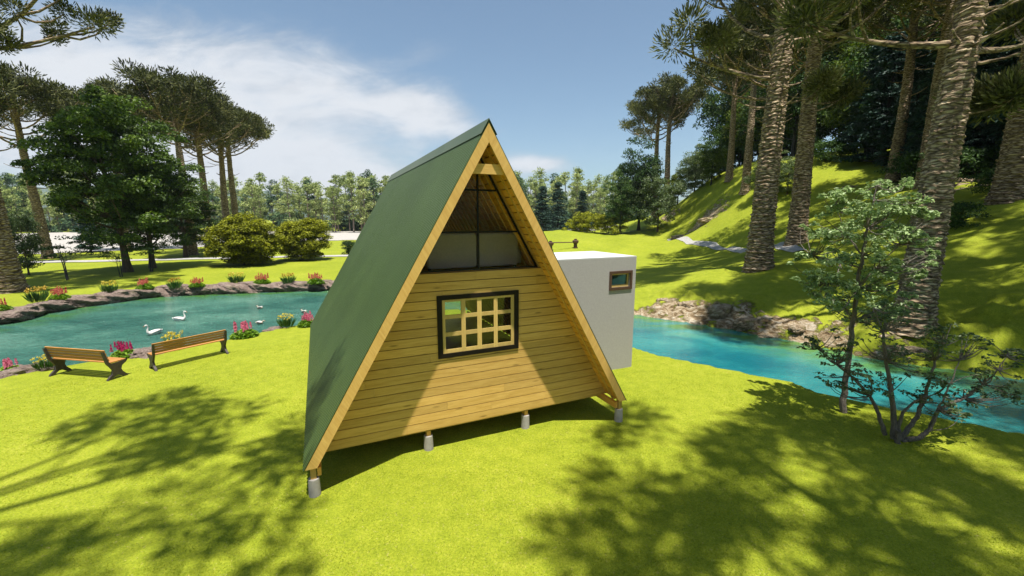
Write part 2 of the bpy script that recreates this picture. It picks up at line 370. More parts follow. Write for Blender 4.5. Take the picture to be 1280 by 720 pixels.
def ground(x, y, detail=True):
    x = np.atleast_1d(np.asarray(x, float)); y = np.atleast_1d(np.asarray(y, float))
    d, far = wdist(x, y); r = np.hypot(x, y)
    w = sstep(x, -9, 3)*(1-sstep(r, 120, 210))*sstep(y, -30, -12)
    T = np.clip(tps(x, y), -.1, 22)*w
    farside = far & (y > 10.0-.75*np.maximum(x-12, 0))
    onfar = farside
    T = np.where(onfar, T, 0.)
    if detail: T = T+np.where(onfar, (fbm(x*.35, y*.35, 4, 3)-.5)*.5*np.clip(T, 0, 1.5), 0)
    # shore profile
    rocky = (x > 4) & onfar
    bank = np.where(rocky, 1.3, .5)
    zfar = WL+(T-WL)*sstep(d, -.05, bank)**.8
    if detail:
        rk = sstep(x, 4, 7)*(1-sstep(d, 2.2, 4.5))*sstep(d, -.3, .2)*onfar
        zfar = zfar+rk*(np.abs(fbm(x*.9+y*.4, y*1.1-x*.3, 5, 11)-.5)*1.5-.12)
    z = np.where(onfar, zfar, 0.)
    zin = np.where(onfar, WL-.05+d*.5, d*1.5)
    z = np.where(d < 0, np.maximum(zin, -1.3), z)
    if detail: z = z+np.where(d > .5, (fbm(x*.5, y*.5, 3, 5)-.5)*.06*sstep(d, .3, 2), 0)
    return z
def G(x, y): return float(ground(x, y)[0])
def hit(px, py, y0=8., y1=140.):           # where the sight line meets the terrain
    d = ray(px, py); Y = np.arange(y0, y1, .25); P_ = np.array([0, 0, CAMH])+d*(Y/d[1])[:, None]
    g = ground(P_[:, 0], P_[:, 1]); k = np.argmax(P_[:, 2] <= g); return P_[k]
ang = np.concatenate([np.arange(-60, 60.01, .28), np.arange(63, 299, 3.)]); ang = np.radians(ang)
rad = np.concatenate([1.2*1.012**np.arange(0, int(math.log(200/1.2)/math.log(1.012))), 205*1.07**np.arange(0, 46)])
AA, RR = np.meshgrid(ang, rad); X = np.sin(AA)*RR; Y_ = np.cos(AA)*RR
Z = ground(X.ravel(), Y_.ravel())
na, nr = len(ang), len(rad)
V = np.stack([X.ravel(), Y_.ravel(), Z], 1)
i = np.arange(nr-1)[:, None]*na; j = np.arange(na)[None]; j2 = (j+1) % na
F = np.stack([i+j, i+na+j, i+na+j2, i+j2], -1).reshape(-1, 4)[:, ::-1]
gm = MB(); gm.add(V, F)
k = len(V); gm.add([[0, 0, 0]]+V[:na].tolist(), [(0, 1+(b+1) % na, 1+b) for b in range(na)])
go = gm.build('lawn', M['lawn'], smooth=True); tag(go, kind='structure')
xy = np.zeros(len(go.data.vertices)*3, np.float32); go.data.vertices.foreach_get('co', xy); xy = xy.reshape(-1, 3)
d, far = wdist(xy[:, 0], xy[:, 1])
rk = np.where((xy[:, 0] > 4) & far & (xy[:, 1] > 4), (1-sstep(d, .8, 2.9))*(.25+.75*sstep(fbm(xy[:, 0]*.33, xy[:, 1]*.33, 3, 31), .34, .56))*np.interp(xy[:, 0], [4, 12, 13.5, 16], [.78, .70, .5, .25]), 0.)*sstep(d, -1, .1)
def patch(cx, cy, ra, rb, amp): return amp*np.clip(1-np.hypot((xy[:, 0]-cx)/ra, (xy[:, 1]-cy)/rb), 0, 1)
for px, py, Yd, ra, rb, am in [(880, 291, 58, 5, 7, .9), (835, 278, 70, 4, 5, .8), (1200, 225, 30, 3.5, 3, .7), (960, 225, 52, 4, 5, .5), (1250, 215, 30, 3, 2, .7), (1060, 240, 40, 3, 3, .5)]:
    p = at(px, py, Yd); rk = np.maximum(rk, patch(p[0], p[1], ra, rb, am))
a_ = go.data.attributes.new('rock', 'FLOAT', 'POINT'); a_.data.foreach_set('value', rk.astype(np.float32))

def sheet(name, m, x0, x1, y0, y1, step, inside, z=None, lift=.08, shallow=None):
    xs = np.arange(x0, x1+step, step); ys = np.arange(y0, y1+step, step); XX, YY = np.meshgrid(xs, ys)
    ZZ = np.full(XX.size, z, float) if z is not None else ground(XX.ravel(), YY.ravel())+lift
    nx = len(xs); cx = (XX[:-1, :-1]+step/2).ravel(); cy = (YY[:-1, :-1]+step/2).ravel(); keep = inside(cx, cy)
    a = (np.arange(len(ys)-1)[:, None]*nx+np.arange(nx-1)[None]).ravel()[keep]
    F = np.stack([a, a+1, a+1+nx, a+nx], 1); V = np.stack([XX.ravel(), YY.ravel(), ZZ], 1)
    us, inv = np.unique(F, return_inverse=True); F = inv.reshape(-1, 4); V = V[us]
    b = MB(); b.add(V, F); o = b.build(name, m, smooth=True); tag(o, kind='structure')
    if shallow:
        dd, ff = wdist(V[:, 0], V[:, 1]); w = (1-sstep(-dd, .2, 3.2))*ff
        at_ = o.data.attributes.new('shallow', 'FLOAT', 'POINT'); at_.data.foreach_set('value', w.astype(np.float32))
    return o
wi = lambda x, y: wdist(x, y)[0] < .9
sheet('pond_water', M['pond'], -38, -2, 3, 30, .5, lambda x, y: wi(x, y), z=WL, shallow=True)
sheet('river_water', M['river'], -1.5, 47.5, -14, 26, .5, lambda x, y: wi(x, y), z=WL, shallow=True)

def strip(name, m, pts, w, lift=.05):
    pts = np.array(pts, float); P = []
    for a, b in zip(pts[:-1], pts[1:]):
        k = max(2, int(np.hypot(*(b-a))/.8)); P += [a+(b-a)*t/k for t in range(k)]
    P.append(pts[-1]); P = np.array(P); t = np.gradient(P, axis=0); t /= np.linalg.norm(t, axis=1)[:, None]; nn = np.stack([-t[:, 1], t[:, 0]], 1)
    rows = []; K = 6
    for a in range(K+1):
        q_ = P+nn*(a/K-.5)*w*(1+.12*np.sin(np.arange(len(P))*.9+a)[:, None]*(a in (0, K))); rows.append(np.column_stack([q_, ground(q_[:, 0], q_[:, 1])+lift]))
    V = np.concatenate(rows); L = len(P); i = np.arange(K)[:, None]*L; j = np.arange(L-1)[None]
    F = np.stack([i+j, i+j+1, i+L+j+1, i+L+j], -1).reshape(-1, 4)
    b = MB(); b.add(V, F[:, ::-1]); return tag(b.build(name, m, smooth=True), kind='structure')
strip('path', M['path'], [(-8, 50), (-20, 52), (-27, 50.5), (-35, 48), (-45, 45), (-60, 43), (-80, 44)], 2.2)
strip('hillside_path', M['path'], [tuple(hit(*q_, y0=25)[:2]) for q_ in ((838, 299.5), (862, 304), (890, 308), (915, 311), (942, 313), (1000, 314))], .9)
def ing(x, y):
    lim = np.interp(x, [-140, -60, -50, -38, -26, -10, 30], [50, 55, 66, 88, 93, 98, 104]); return (y > lim) & (y < 150+fbm(x*.05, y*.05)*14)
sheet('gravel_ground', M['gravel'], -150, 26, 50, 165, 2., ing, lift=.06)

# distant hills
hb = MB(); K = 220; th = np.radians(np.linspace(-70, 70, K)); rows = []
hh = 30+75*fbm(np.linspace(0, 14, K), np.zeros(K), 6, 21)**1.3*1.3
for fr, rr in [(0, 1450), (.35, 1560), (.75, 1680), (1, 1800), (.6, 2000), (0, 2300)]:
    rows.append(np.stack([np.sin(th)*rr, np.cos(th)*rr, hh*fr*(1+.12*fbm(th*60, np.full(K, rr*.01), 4, 2))-2], 1))
V = np.concatenate(rows); i = np.arange(5)[:, None]*K; j = np.arange(K-1)[None]
hb.add(V, np.stack([i+j, i+K+j, i+K+j+1, i+j+1], -1).reshape(-1, 4)[:, ::-1]); tag(hb.build('hills', M['mound'], smooth=True), kind='structure')

# ------------------------------------------------------------------ cabin
YAW = .4287; CX, CY = -.3926, 7.5624
ZA, ZE, WE, LC = 6.17, .50, 3.26, 10.46
SL = (ZA-ZE)/WE; cs = math.cos(math.atan(SL)); sn = math.sin(math.atan(SL))
cabin = empty('a_frame_cabin', (CX, CY, 0), YAW)
tag(cabin, 'triangular A-frame timber cabin with dark green corrugated roof and grey flat-roofed annex', 'cabin')
def half(z, t=0.): return (ZA-z)/SL-t/sn           # half width at height z, t metres below the outer roof face
def P(s, t): return (s*1., t)
def slab(s, t0, t1, z0, z1):                       # section of a sloping board layer between two depths t, cut level
    return [(s*half(z0, t0), z0), (s*half(z0, t1), z0), (s*half(z1, t1), z1), (s*half(z1, t0), z1)]
# corrugated roof sheets
def corrug(s):
    b = MB(); pitch = .11; kn = int(LC/pitch); prof = np.array([[0, 0], [.040, 0], [.053, .012], [.090, .012], [.103, 0]]); vv = np.concatenate([prof[:, 0]+pitch*q_ for q_ in range(kn)]+[[LC]]); off = np.concatenate([prof[:, 1]]*kn+[[0]]); nn = len(vv)
    nx = np.array([s*sn, cs]); K = 4; top = np.array([0, ZA-.012]); bot = np.array([s*WE, ZE])
    rows = []
    for dz in (0., -.012):
        for a in range(K+1):
            p = top+(bot-top)*a/K
            rows.append(np.stack([p[0]+nx[0]*(off-.010+dz), vv, p[1]+nx[1]*(off-.010+dz)], 1))
    L = nn; 
    for base, flip in ((0, False), (K+1, True)):
        i = (np.arange(K)[:, None]+base)*L; j = np.arange(L-1)[None]
        F = np.stack([i+j, i+j+1, i+L+j+1, i+L+j], -1).reshape(-1, 4)
        if (s > 0) != flip: F = F[:, ::-1]
        if base == 0: FF = F
        else: FF = np.concatenate([FF, F])
    V = np.concatenate(rows); j = np.arange(L-1)
    e = np.stack([K*L+j, K*L+j+1, (2*K+1)*L+j+1, (2*K+1)*L+j], -1)
    e2 = np.array([[a*L, (a+1)*L, (a+1+K+1)*L, (a+K+1)*L] for a in range(K)])
    b.add(V, np.concatenate([FF, e, e2, e2+L-1]))
    return b.build('roof_panel', M['roof'], cabin, smooth=False)
for s in (-1, 1): corrug(s)
b = MB()
for s in (-1, 1):
    a0 = np.array([0, ZA+.028]); dn = np.array([s*cs, -sn]); nx = np.array([s*sn, cs]); p1 = np.array([0, ZA+.02]); p2 = p1+dn*.30; p2b = p2-nx*.006; p1b = p1-nx*.006
    b.prism([tuple(p1), tuple(p2), tuple(p2b), (0, ZA+.006)], -.012, LC+.012)
b.build('ridge_cap', M['ridge'], cabin)
# sheathing boards under the sheets
for s in (-1, 1):
    b = MB(); t0, t1 = .118, .138; Ltot = math.hypot(WE, ZA-ZE); st = .165; k = 0; a = .24
    dn = np.array([s*cs, -sn]); nx = np.array([s*sn, cs]); A0 = np.array([0, ZA])
    while a < Ltot-.05:
        e = min(a+st-.020, Ltot-.03)
        v0 = .02
        for v1 in ([3.2, 6.6, LC-.02] if k % 2 else [1.9, 5.0, 8.4, LC-.02]):
            pl = [A0+dn*a-nx*t0, A0+dn*e-nx*t0, A0+dn*e-nx*t1, A0+dn*a-nx*t1]
            b.prism([tuple(p) for p in pl], v0, v1-.006); v0 = v1
        a += st; k += 1
    b.build('sheathing', M['long_wood'], cabin)
# rafters, the first pair is the barge pair with a deeper board
rv = [0.0, .31]+[.66+.33*i for i in range(int((LC-1.4)/.33)+1)]+[LC-.36, LC-.06]
for i, v0 in enumerate(rv):
    for s in (-1, 1):
        barge = i in (0, len(rv)-1)
        t0, t1 = (.030 if barge else .052), (.185 if barge else .160)
        b = MB(); zt0 = ZA-t0/cs; zt1 = ZA-t1/cs; zb = ZE+.005 if barge else .42
        g = .0015*s
        b.prism([(g, zt0), (s*half(zb, t0), zb), (s*half(zb, t1), zb), (g, zt1)], v0 if not barge or i else -.0, v0+.06)
        b.build('barge_board' if barge else 'rafter', M['raft_l' if s < 0 else 'raft_r'], cabin)
# collar piece near the top, front
b = MB(); b.prism([(-half(5.27, .17), 5.27), (half(5.27, .17), 5.27), (half(5.44, .17), 5.44), (-half(5.44, .17), 5.44)], .064, .12)
b.build('collar_tie', M['wall_wood'], cabin)
# gable walls
ZW0, ZW1, PIT = .45, 3.51, .17
WIN = (-.75, .75, 1.94, 2.99)
def gable(v0, v1, win, front):
    b = MB(); z = ZW0; r_ = random.Random(3+int(v0))
    while z < ZW1-.01:
        z1 = min(z+PIT-.013, ZW1)
        hl = lambda zz: half(zz, .053)
        def seg(u0, u1, za, zb):
            # u0/u1 None means follow the roof slope
            a = -hl(za) if u0 is None else u0; c = hl(za) if u1 is None else u1
            a2 = -hl(zb) if u0 is None else u0; c2 = hl(zb) if u1 is None else u1
            js = sorted(r_.uniform(a2+.3, c2-.3) for _ in range(1 if c2-a2 > 2.2 else 0))
            xs = [(a, a2)]
            for jx in js: xs += [(jx-.0015, jx-.0015), (jx+.0015, jx+.0015)]
            xs.append((c, c2))
            for (l, l2), (r, r2) in zip(xs[0::2], xs[1::2]): b.prism([(l, za), (r, za), (r2, zb), (l2, zb)], v0, v1)
        if win and z1 > win[2] and z < win[3]:
            cuts = [z]+[w for w in (win[2], win[3]) if z < w < z1]+[z1]
            for za, zb in zip(cuts[:-1], cuts[1:]):
                if za >= win[2]-1e-6 and zb <= win[3]+1e-6: seg(None, win[0], za, zb); seg(win[1], None, za, zb)
                else: seg(None, None, za, zb)
        else: seg(None, None, z, z1)
        z += PIT
    b.build('front_wall' if front else 'rear_wall', M['wall_wood'], cabin)
    bb = MB(); a0, a1 = (v1+.002, v1+.03) if front else (v0-.03, v0-.002)
    def bk(z0, z1, u0=None, u1=None):
        bb.prism([(-half(z0, .06) if u0 is None else u0, z0), (half(z0, .06) if u1 is None else u1, z0), (half(z1, .06) if u1 is None else u1, z1), (-half(z1, .06) if u0 is None else u0, z1)], a0, a1)
    if win: bk(ZW0+.01, win[2]); bk(win[3], ZW1-.01); bk(win[2], win[3], None, win[0]); bk(win[2], win[3], win[1], None)
    else: bk(ZW0+.01, ZW1-.01)
    bb.build('wall_lining', M['dark_frame'], cabin)
gable(.60, .628, WIN, True); # gable glazing, both ends; the unseen rear one is added to let light in
for vv, front in ((.60, True), (LC-.63, False)):
    gg = MB(); g0 = .012
    gg.prism([(-half(ZW1, .235), ZW1+.012), (half(ZW1, .235), ZW1+.012), (0, ZA-.235/cs)], vv+.010, vv+.016)
    go_ = gg.build('gable_glazing', M['glass2'], cabin)
    fb = MB(); w = .034
    t0, t1 = .205, .205+w
    for s in (-1, 1):
        za = ZA-t0/cs-.0; zb = ZA-t1/cs
        fb.prism([(s*.001, za), (s*half(ZW1+.012, t0), ZW1+.012), (s*half(ZW1+.012, t1), ZW1+.012), (s*.001, zb)], vv-.006, vv+.032)
    fb.prism([(-half(ZW1+.012, t1)+.002, ZW1+.012), (half(ZW1+.012, t1)-.002, ZW1+.012), (half(ZW1+.04, t1)-.002, ZW1+.04), (-half(ZW1+.04, t1)+.002, ZW1+.04)], vv-.004, vv+.030)
    for zc in (4.25, 5.03):
        fb.prism([(-half(zc, t1)+.002, zc-w/2), (-.017, zc-w/2), (-.017, zc+w/2), (-half(zc, t1)+.002, zc+w/2)], vv-.002, vv+.028)
        fb.prism([(.017, zc-w/2), (half(zc, t1)-.002, zc-w/2), (half(zc, t1)-.002, zc+w/2), (.017, zc+w/2)], vv-.002, vv+.028)
    fb.box(-.0165, .0165, vv-.003, vv+.029, ZW1+.041, ZA-(t1+.03)/cs)
    fb.build('glazing_bars', M['black_metal'], go_)
# rail boards between rake and glazing: soffit reveal
# front window
wn = MB(); x0, x1, z0, z1 = WIN; fw = .095
wn.box(x0-fw, x1+fw, .572, .640, z1, z1+.085); wn.box(x0-fw, x1+fw, .572, .640, z0-.085, z0)
wn.box(x0-fw, x0, .5725, .6395, z0+.0005, z1-.0005); wn.box(x1, x1+fw, .5725, .6395, z0+.0005, z1-.0005)
win = wn.build('window', M['dark_frame'], cabin)
sb = MB(); e = .002
cols = [(-.69, -.37), (-.285, -.045), (.045, .305), (.385, .68)]; rows_ = [(2.69, 2.945), (2.355, 2.615), (2.015, 2.275)]
va, vb = .590, .625
ux = [x0+e]+[c for q_ in cols for c in q_]+[x1-e]; zx = sorted([z0+e, z1-e]+[c for q_ in rows_ for c in q_])
for k in range(0, len(ux), 2): sb.box(ux[k], ux[k+1], va, vb, z0+e, z1-e)
for k in range(0, len(zx), 2):
    for (c0, c1) in cols: sb.box(c0, c1, va+.003, vb-.003, zx[k], zx[k+1])
sb.box(.335, .343, va-.004, va-.0005, z0+.03, z1-.01)
sb.build('window_sash', M['sash_wood'], win)
gl = MB()
for c0, c1 in cols:
    for r0, r1 in rows_: gl.box(c0, c1, .606, .610, r0, r1)
gl.build('window_glass', M['glass'], win)
rg = MB(); rg.prism([(-half(.50, .235), .50), (half(.50, .235), .50), (half(ZW1-.01, .235), ZW1-.01), (-half(ZW1-.01, .235), ZW1-.01)], LC-.620, LC-.614); rgo = rg.build('added_rear_glazing', M['glass2'], cabin)  # unseen rear wall made of glass, added so daylight brightens the interior
rb = MB()
for u_ in (-1.6, 0., 1.6): rb.box(u_-.03, u_+.03, LC-.64, LC-.60, .50, ZW1-.011 if u_ == 0 else 3.3)
rb.box(-half(.46, .2), half(.46, .2), LC-.645, LC-.595, .475, .4995); rb.box(-half(3.5, .2), half(3.5, .2), LC-.645, LC-.595, ZW1-.009, ZW1+.008); rb.build('glazing_bars', M['black_metal'], rgo)
# floors
b = MB(); b.box(-half(.47, .19), half(.47, .19), .66, LC-.66, .40, .47); b.build('floor', M['wall_wood'], cabin)
b = MB(); b.box(-half(3.49, .19), half(3.49, .19), .66, 4.6, 3.40, 3.49); b.build('loft_floor', M['wall_wood'], cabin)
# floor beams along the eaves
for s in (-1, 1):
    b = MB(); zt, zb = .50, .36
    b.box(min(s*2.99, s*3.05), max(s*2.99, s*3.05), .065, LC-.07, .33, .47); b.build('eave_beam', M['long_wood'], cabin)
b = MB(); b.box(-1.10, -1.03, .64, LC-.64, .31, .398); b.box(1.03, 1.10, .64, LC-.64, .31, .398); b.build('floor_beam', M['long_wood'], cabin)
def pier(u, v, top=.30):
    b = MB(); b.tube([(u, v, -.15), (u, v, .05), (u, v, top-.01), (u, v, top)], [.098, .093, .086, .080], 20); pr = b.build('pier', M['concrete'], cabin, smooth=False)
    c = MB(); c.box(u-.043, u+.043, v-.043, v+.043, top+.001, .445 if abs(u) < 2 else .52); c.build('post', M['post_wood'], pr)
for u in (-3.11, 3.11):
    pier(u, .088)
    for v in (2.4, 4.7, 7.0, 9.3): pier(u*.955, v)
for u in (-1.065, 1.065):
    for v in (.69, 2.9, 5.1, 7.4, 9.7): pier(u, v)
# annex
ax1, av0, av1, az = 5.75, 2.776, 4.93, 3.414
ab = MB()
wx0, wx1, wz0, wz1 = 4.86, 5.535, 2.515, 2.925
def apoly(za, zb, u0=None, u1=None):
    a = half(za)+.012 if u0 is None else u0; a2 = half(zb)+.012 if u0 is None else u0; c = ax1 if u1 is None else u1
    return [(a, za), (c, za), (c, zb), (a2, zb)]
tk_ = .18
ab.prism(apoly(-.2, wz0), av0, av0+tk_); ab.prism(apoly(wz1, az-.03), av0, av0+tk_); ab.prism(apoly(wz0, wz1, None, wx0), av0, av0+tk_); ab.prism(apoly(wz0, wz1, wx1), av0, av0+tk_)
ab.prism(apoly(-.2, az-.03), av1-tk_, av1); ab.box(ax1-tk_, ax1-.0, av0+tk_, av1-tk_, -.2, az-.03)
annex = ab.build('annex', M['render'], cabin)
c = MB(); c.prism(apoly(az-.03, az), av0, av1); c.build('flat_roof', M['roof_slab'], annex)
c = MB(); q0 = .075
c.box(wx0-q0, wx1+q0, av0-.03, av0+.05, wz1, wz1+q0); c.box(wx0-q0, wx1+q0, av0-.03, av0+.05, wz0-q0, wz0)
c.box(wx0-q0, wx0, av0-.0295, av0+.0495, wz0, wz1); c.box(wx1, wx1+q0, av0-.0295, av0+.0495, wz0, wz1); c.build('window_frame', M['brown_frame'], annex)
c = MB(); q1 = .05
c.box(wx0+.001, wx1-.001, av0+.06, av0+.11, wz1-q1, wz1-.001); c.box(wx0+.001, wx1-.001, av0+.06, av0+.11, wz0+.001, wz0+q1+.02)
c.box(wx0+.001, wx0+q1, av0+.06, av0+.11, wz0+q1+.021, wz1-q1-.001); c.box(wx1-q1, wx1-.001, av0+.06, av0+.11, wz0+q1+.021, wz1-q1-.001); c.build('window_sash', M['sash_wood'], annex)
c = MB(); c.box(wx0+q1+.001, wx1-q1-.001, av0+.08, av0+.086, wz0+q1+.022, wz1-q1-.002); c.build('window_glass', M['glass'], annex)

def cab(u, v, z): c_, s_ = math.cos(YAW), math.sin(YAW); return (CX+u*c_-v*s_, CY+u*s_+v*c_, z)
# sofa in the loft, seen from behind
def rounded(x0, x1, z0, z1, r, k=6):
    p = []
    for cx, cz, a0 in ((x1-r, z1-r, 0), (x0+r, z1-r, 90), (x0+r, z0+r, 180), (x1-r, z0+r, 270)):
        for i in range(k+1):
            a = R(a0+90*i/k); p.append((cx+r*math.cos(a), cz+r*math.sin(a)))
    return p
sofa = empty('sofa', cab(.13, 1.05, 3.49), YAW); tag(sofa, 'grey upholstered two-seat sofa standing behind the gable glass of the loft', 'sofa')
for x0_, x1_ in ((-1.02, -.012), (.012, .92)):
    b = MB(); b.prism(rounded(x0_, x1_, .04, .72, .07), 0, .02); b.prism(rounded(x0_+.02, x1_-.02, .06, .70, .07), -.02, -.0005); b.prism(rounded(x0_, x1_, .04, .72, .07), .0205, .16); b.build('back_cushion', M['fabric'], sofa)
b = MB(); b.box(-1.0, .90, .17, .75, .12, .40); b.build('seat', M['fabric'], sofa)
for x_ in (-1.02, .92):
    b = MB(); b.prism(rounded(.165, .75, .05, .50, .06), x_-.0 if x_ > 0 else x_-.16, x_+.16 if x_ > 0 else x_, axis='x'); b.build('armrest', M['fabric'], sofa)
for x_ in (-.98, .86):
    for y_ in (.05, .68): b = MB(); b.box(x_, x_+.05, y_, y_+.05, 0, .045 if y_ < .1 else .12); b.build('leg', M['dark_frame'], sofa)

# ------------------------------------------------------------------ benches
def make_bench():
    r = empty('park_bench')
    prof = [(.20, 0), (.27, 0), (.255, .05), (.16, .16), (.13, .24), (.16, .33), (.26, .39), (.31, .44), (.27, .475), (.10, .44), (-.08, .44), (-.14, .50), (-.215, .80), (-.265, .82), (-.255, .76), (-.20, .47), (-.13, .36), (-.075, .26), (-.10, .15), (-.215, .05), (-.245, 0), (-.17, 0), (-.02, .10), (.06, .10)]
    for x in (-.98, .98):
        b = MB(); b.prism(prof, x-.03, x+.03, axis='x'); b.build('end_frame', M['iron'], r)
    b = MB()
    for k in range(4):
        y = .24-.098*k; b.prism([(y-.04, .452+.003*k), (y+.04, .455+.003*k), (y+.04, .482+.003*k), (y-.04, .479+.003*k)], -1.0, 1.0, axis='x')
    b.build('seat', M['bench_wood'], r)
    b = MB(); d = np.array([-.078, .30])/.31; nn = np.array([.30, .078])/.31
    for k in range(4):
        c = np.array([-.138, .52])+d*(.088*k+.01); p = [c, c+d*.064, c+d*.064+nn*.026, c+nn*.026]; b.prism([tuple(q_) for q_ in p], -1.0, 1.0, axis='x')
    b.build('backrest', M['bench_wood'], r)
    return r
b1 = make_bench()
def place_bench(o, pa, pb, lab):
    a = flat(*pa); c = flat(*pb); m_ = (a+c)/2; dx = c-a; rz = math.atan2(dx[1], dx[0]); L = np.hypot(dx[0], dx[1])
    o.location = (m_[0], m_[1], 0); o.rotation_euler = (0, 0, rz); o.scale = (L/1.96,)*3
    tag(o, lab, 'bench', 'slatted benches facing the pond')
print('bench len', np.linalg.norm(flat(193, 463)-flat(281, 442)), np.linalg.norm(flat(76, 468)-flat(146, 474)))
b2 = copy_tree(b1)
place_bench(b1, (75, 467), (146, 473), 'slatted wooden bench by the yellow flowers with its seat visible, left of the pink lupins')
place_bench(b2, (192, 462), (281, 441), 'longer looking slatted bench nearer the cabin, seen squarely from behind')

# ------------------------------------------------------------------ boulders
def boulder(seed, sx, sy, sz):
    r_ = np.random.default_rng(seed); import bmesh
    bm = bmesh.new(); bmesh.ops.create_icosphere(bm, subdivisions=5, radius=1)
    V = np.array([v.co[:] for v in bm.verts]); F = np.array([[v.index for v in f.verts] for f in bm.faces]); bm.free()
    o1, o2 = r_.uniform(0, 50, 2)
    nz = fbm(V[:, 0]*1.3+o1+V[:, 2], V[:, 1]*1.3+o2+V[:, 2]*.7, 4, seed)-.5
    n2 = np.abs(fbm(V[:, 0]*3+o2+V[:, 2]*2, V[:, 1]*3+o1-V[:, 2], 4, seed+9)-.5)
    n3 = np.abs(fbm(V[:, 0]*6+o2-V[:, 2]*5, V[:, 1]*6+o1+V[:, 2]*4, 3, seed+19)-.5)
    V = V*(1+.75*nz-.75*n2-.25*n3)[:, None]; V[:, 2] = np.where(V[:, 2] > .55, .55+(V[:, 2]-.55)*.4, V[:, 2])
    b = MB(); b.add(V*np.array([sx, sy, sz]), F); return b
RB = [boulder(40+i, 1, 1, 1) for i in range(6)]
rock_protos = [b.build('pond_rock', M['rock'], smooth=True) for b in RB]; used = set()
def put_rock(i, loc, sc, rz, lab, name='pond_rock', group='rocks edging the pond', cat='rock'):
    o = rock_protos[i] if i not in used else rock_protos[i].copy()
    if i in used: COL.objects.link(o)
    used.add(i); o.name = name
    o.location = tuple(float(q_) for q_ in loc); o.scale = sc; o.rotation_euler = (random.uniform(-.1, .1), random.uniform(-.1, .1), rz); return tag(o, lab, cat, group)
ordn = ['first', 'second', 'third', 'fourth', 'fifth', 'sixth', 'seventh', 'eighth', 'ninth', 'tenth', 'eleventh', 'twelfth', 'thirteenth', 'fourteenth', 'fifteenth', 'sixteenth', 'seventeenth', 'eighteenth', 'nineteenth', 'twentieth', 'twenty-first', 'twenty-second', 'twenty-third', 'twenty-fourth']
line = np.array([(-27.5, 16.2), (-24.3, 19.4), (-24.8, 23.0), (-22.8, 26.9), (-18.2, 28.2), (-12.9, 29.5), (-8, 28.4)]); k = 0
for a, c in zip(line[:-1], line[1:]):
    L = np.hypot(*(c-a)); n_ = max(1, int(round(L/1.55)))
    for t in range(n_):
        p = a+(c-a)*(t+.5)/n_; rz = math.atan2(c[1]-a[1], c[0]-a[0])+random.uniform(-.2, .2)
        put_rock(random.randrange(6), (p[0], p[1], -.16), (1.25*random.uniform(.9, 1.2), .75, .56*random.uniform(.9, 1.15)), rz, 'low rough brown rock, %s from the left along the far edge of the pond' % ordn[k]); k += 1
for px, py, s_, lab in [(36, 462, .75, 'brown rock between pink flowers and yellow flowers at the near pond shore'), (2, 468, .8, 'brown rock at the left picture edge on the near pond shore'),
        (180, 441, .8, 'grey brown rock beside the lupins between the two benches'), (205, 437, .6, 'small rock behind the near end of the right bench'),
        (345, 411, .55, 'low reddish rock between pink lupins and yellow flowers near the cabin roof'), (395, 401, .6, 'pinkish rock at the shore against the cabin roof edge'), (255, 426, .5, 'low shore rock hidden behind the right bench backrest')]:
    p = flat(px, py); put_rock(random.randrange(6), (p[0], p[1]+.1, -.22), (s_*1.1, s_*.8, s_*.62), random.uniform(0, 6), lab)
# rocks on the river bank and on the hill
bank_mesh = []
for i_ in range(3):
    t_o = boulder(70+i_, 1, 1, 1).build('bank_rock', M['bank'], smooth=True); bank_mesh.append(t_o.data); bpy.data.objects.remove(t_o)
for j_, (px, py, Yd, s_, fl, lab) in enumerate([(865, 384, 20.8, .8, .6, 'pale jagged rock left of centre on the river bank beside the grey annex'), (905, 392, 19.6, .85, .7, 'brown upright rock on the river bank below the thick left trunk'), (935, 404, 18.2, .8, .6, 'dark shaded rock at the water in the middle of the river bank'),
        (960, 414, 17.4, .7, .5, 'cream rock just above the water left of the thin leaning tree'), (1000, 402, 17.0, .55, .5, 'brown rock on the bank left of the thin tree stem'), (1128, 437, 14.4, .9, .35, 'flat pale rock below the ringed trunk right of the thin tree'), (835, 378, 22, .7, .5, 'cream rock nearest the annex on the river bank'),
        (855, 290, 60, 3.2, .4, 'large pale rock slab at the foot of the green hill'), (890, 291, 56, 2.4, .35, 'second pale rock slab on the hill foot left of the trunks'), (1205, 225, 31, 1.3, .5, 'grey rock on the shaded slope right of the big ringed trunk'), (1225, 238, 29, .7, .5, 'small grey rock below the larger grey one on the shaded slope'), (1065, 238, 42, 1.2, .4, 'grey rock in the wood shade between two trunks')]):
    p = at(px, py, Yd); z = G(p[0], p[1]); put_rock(j_ % 6, (p[0], p[1], z-s_*.2), (s_*.85, s_*.6, s_*fl*.8), random.uniform(0, 6), lab, 'bank_rock', 'rocks on the bank and hill').data = bank_mesh[j_ % 3]

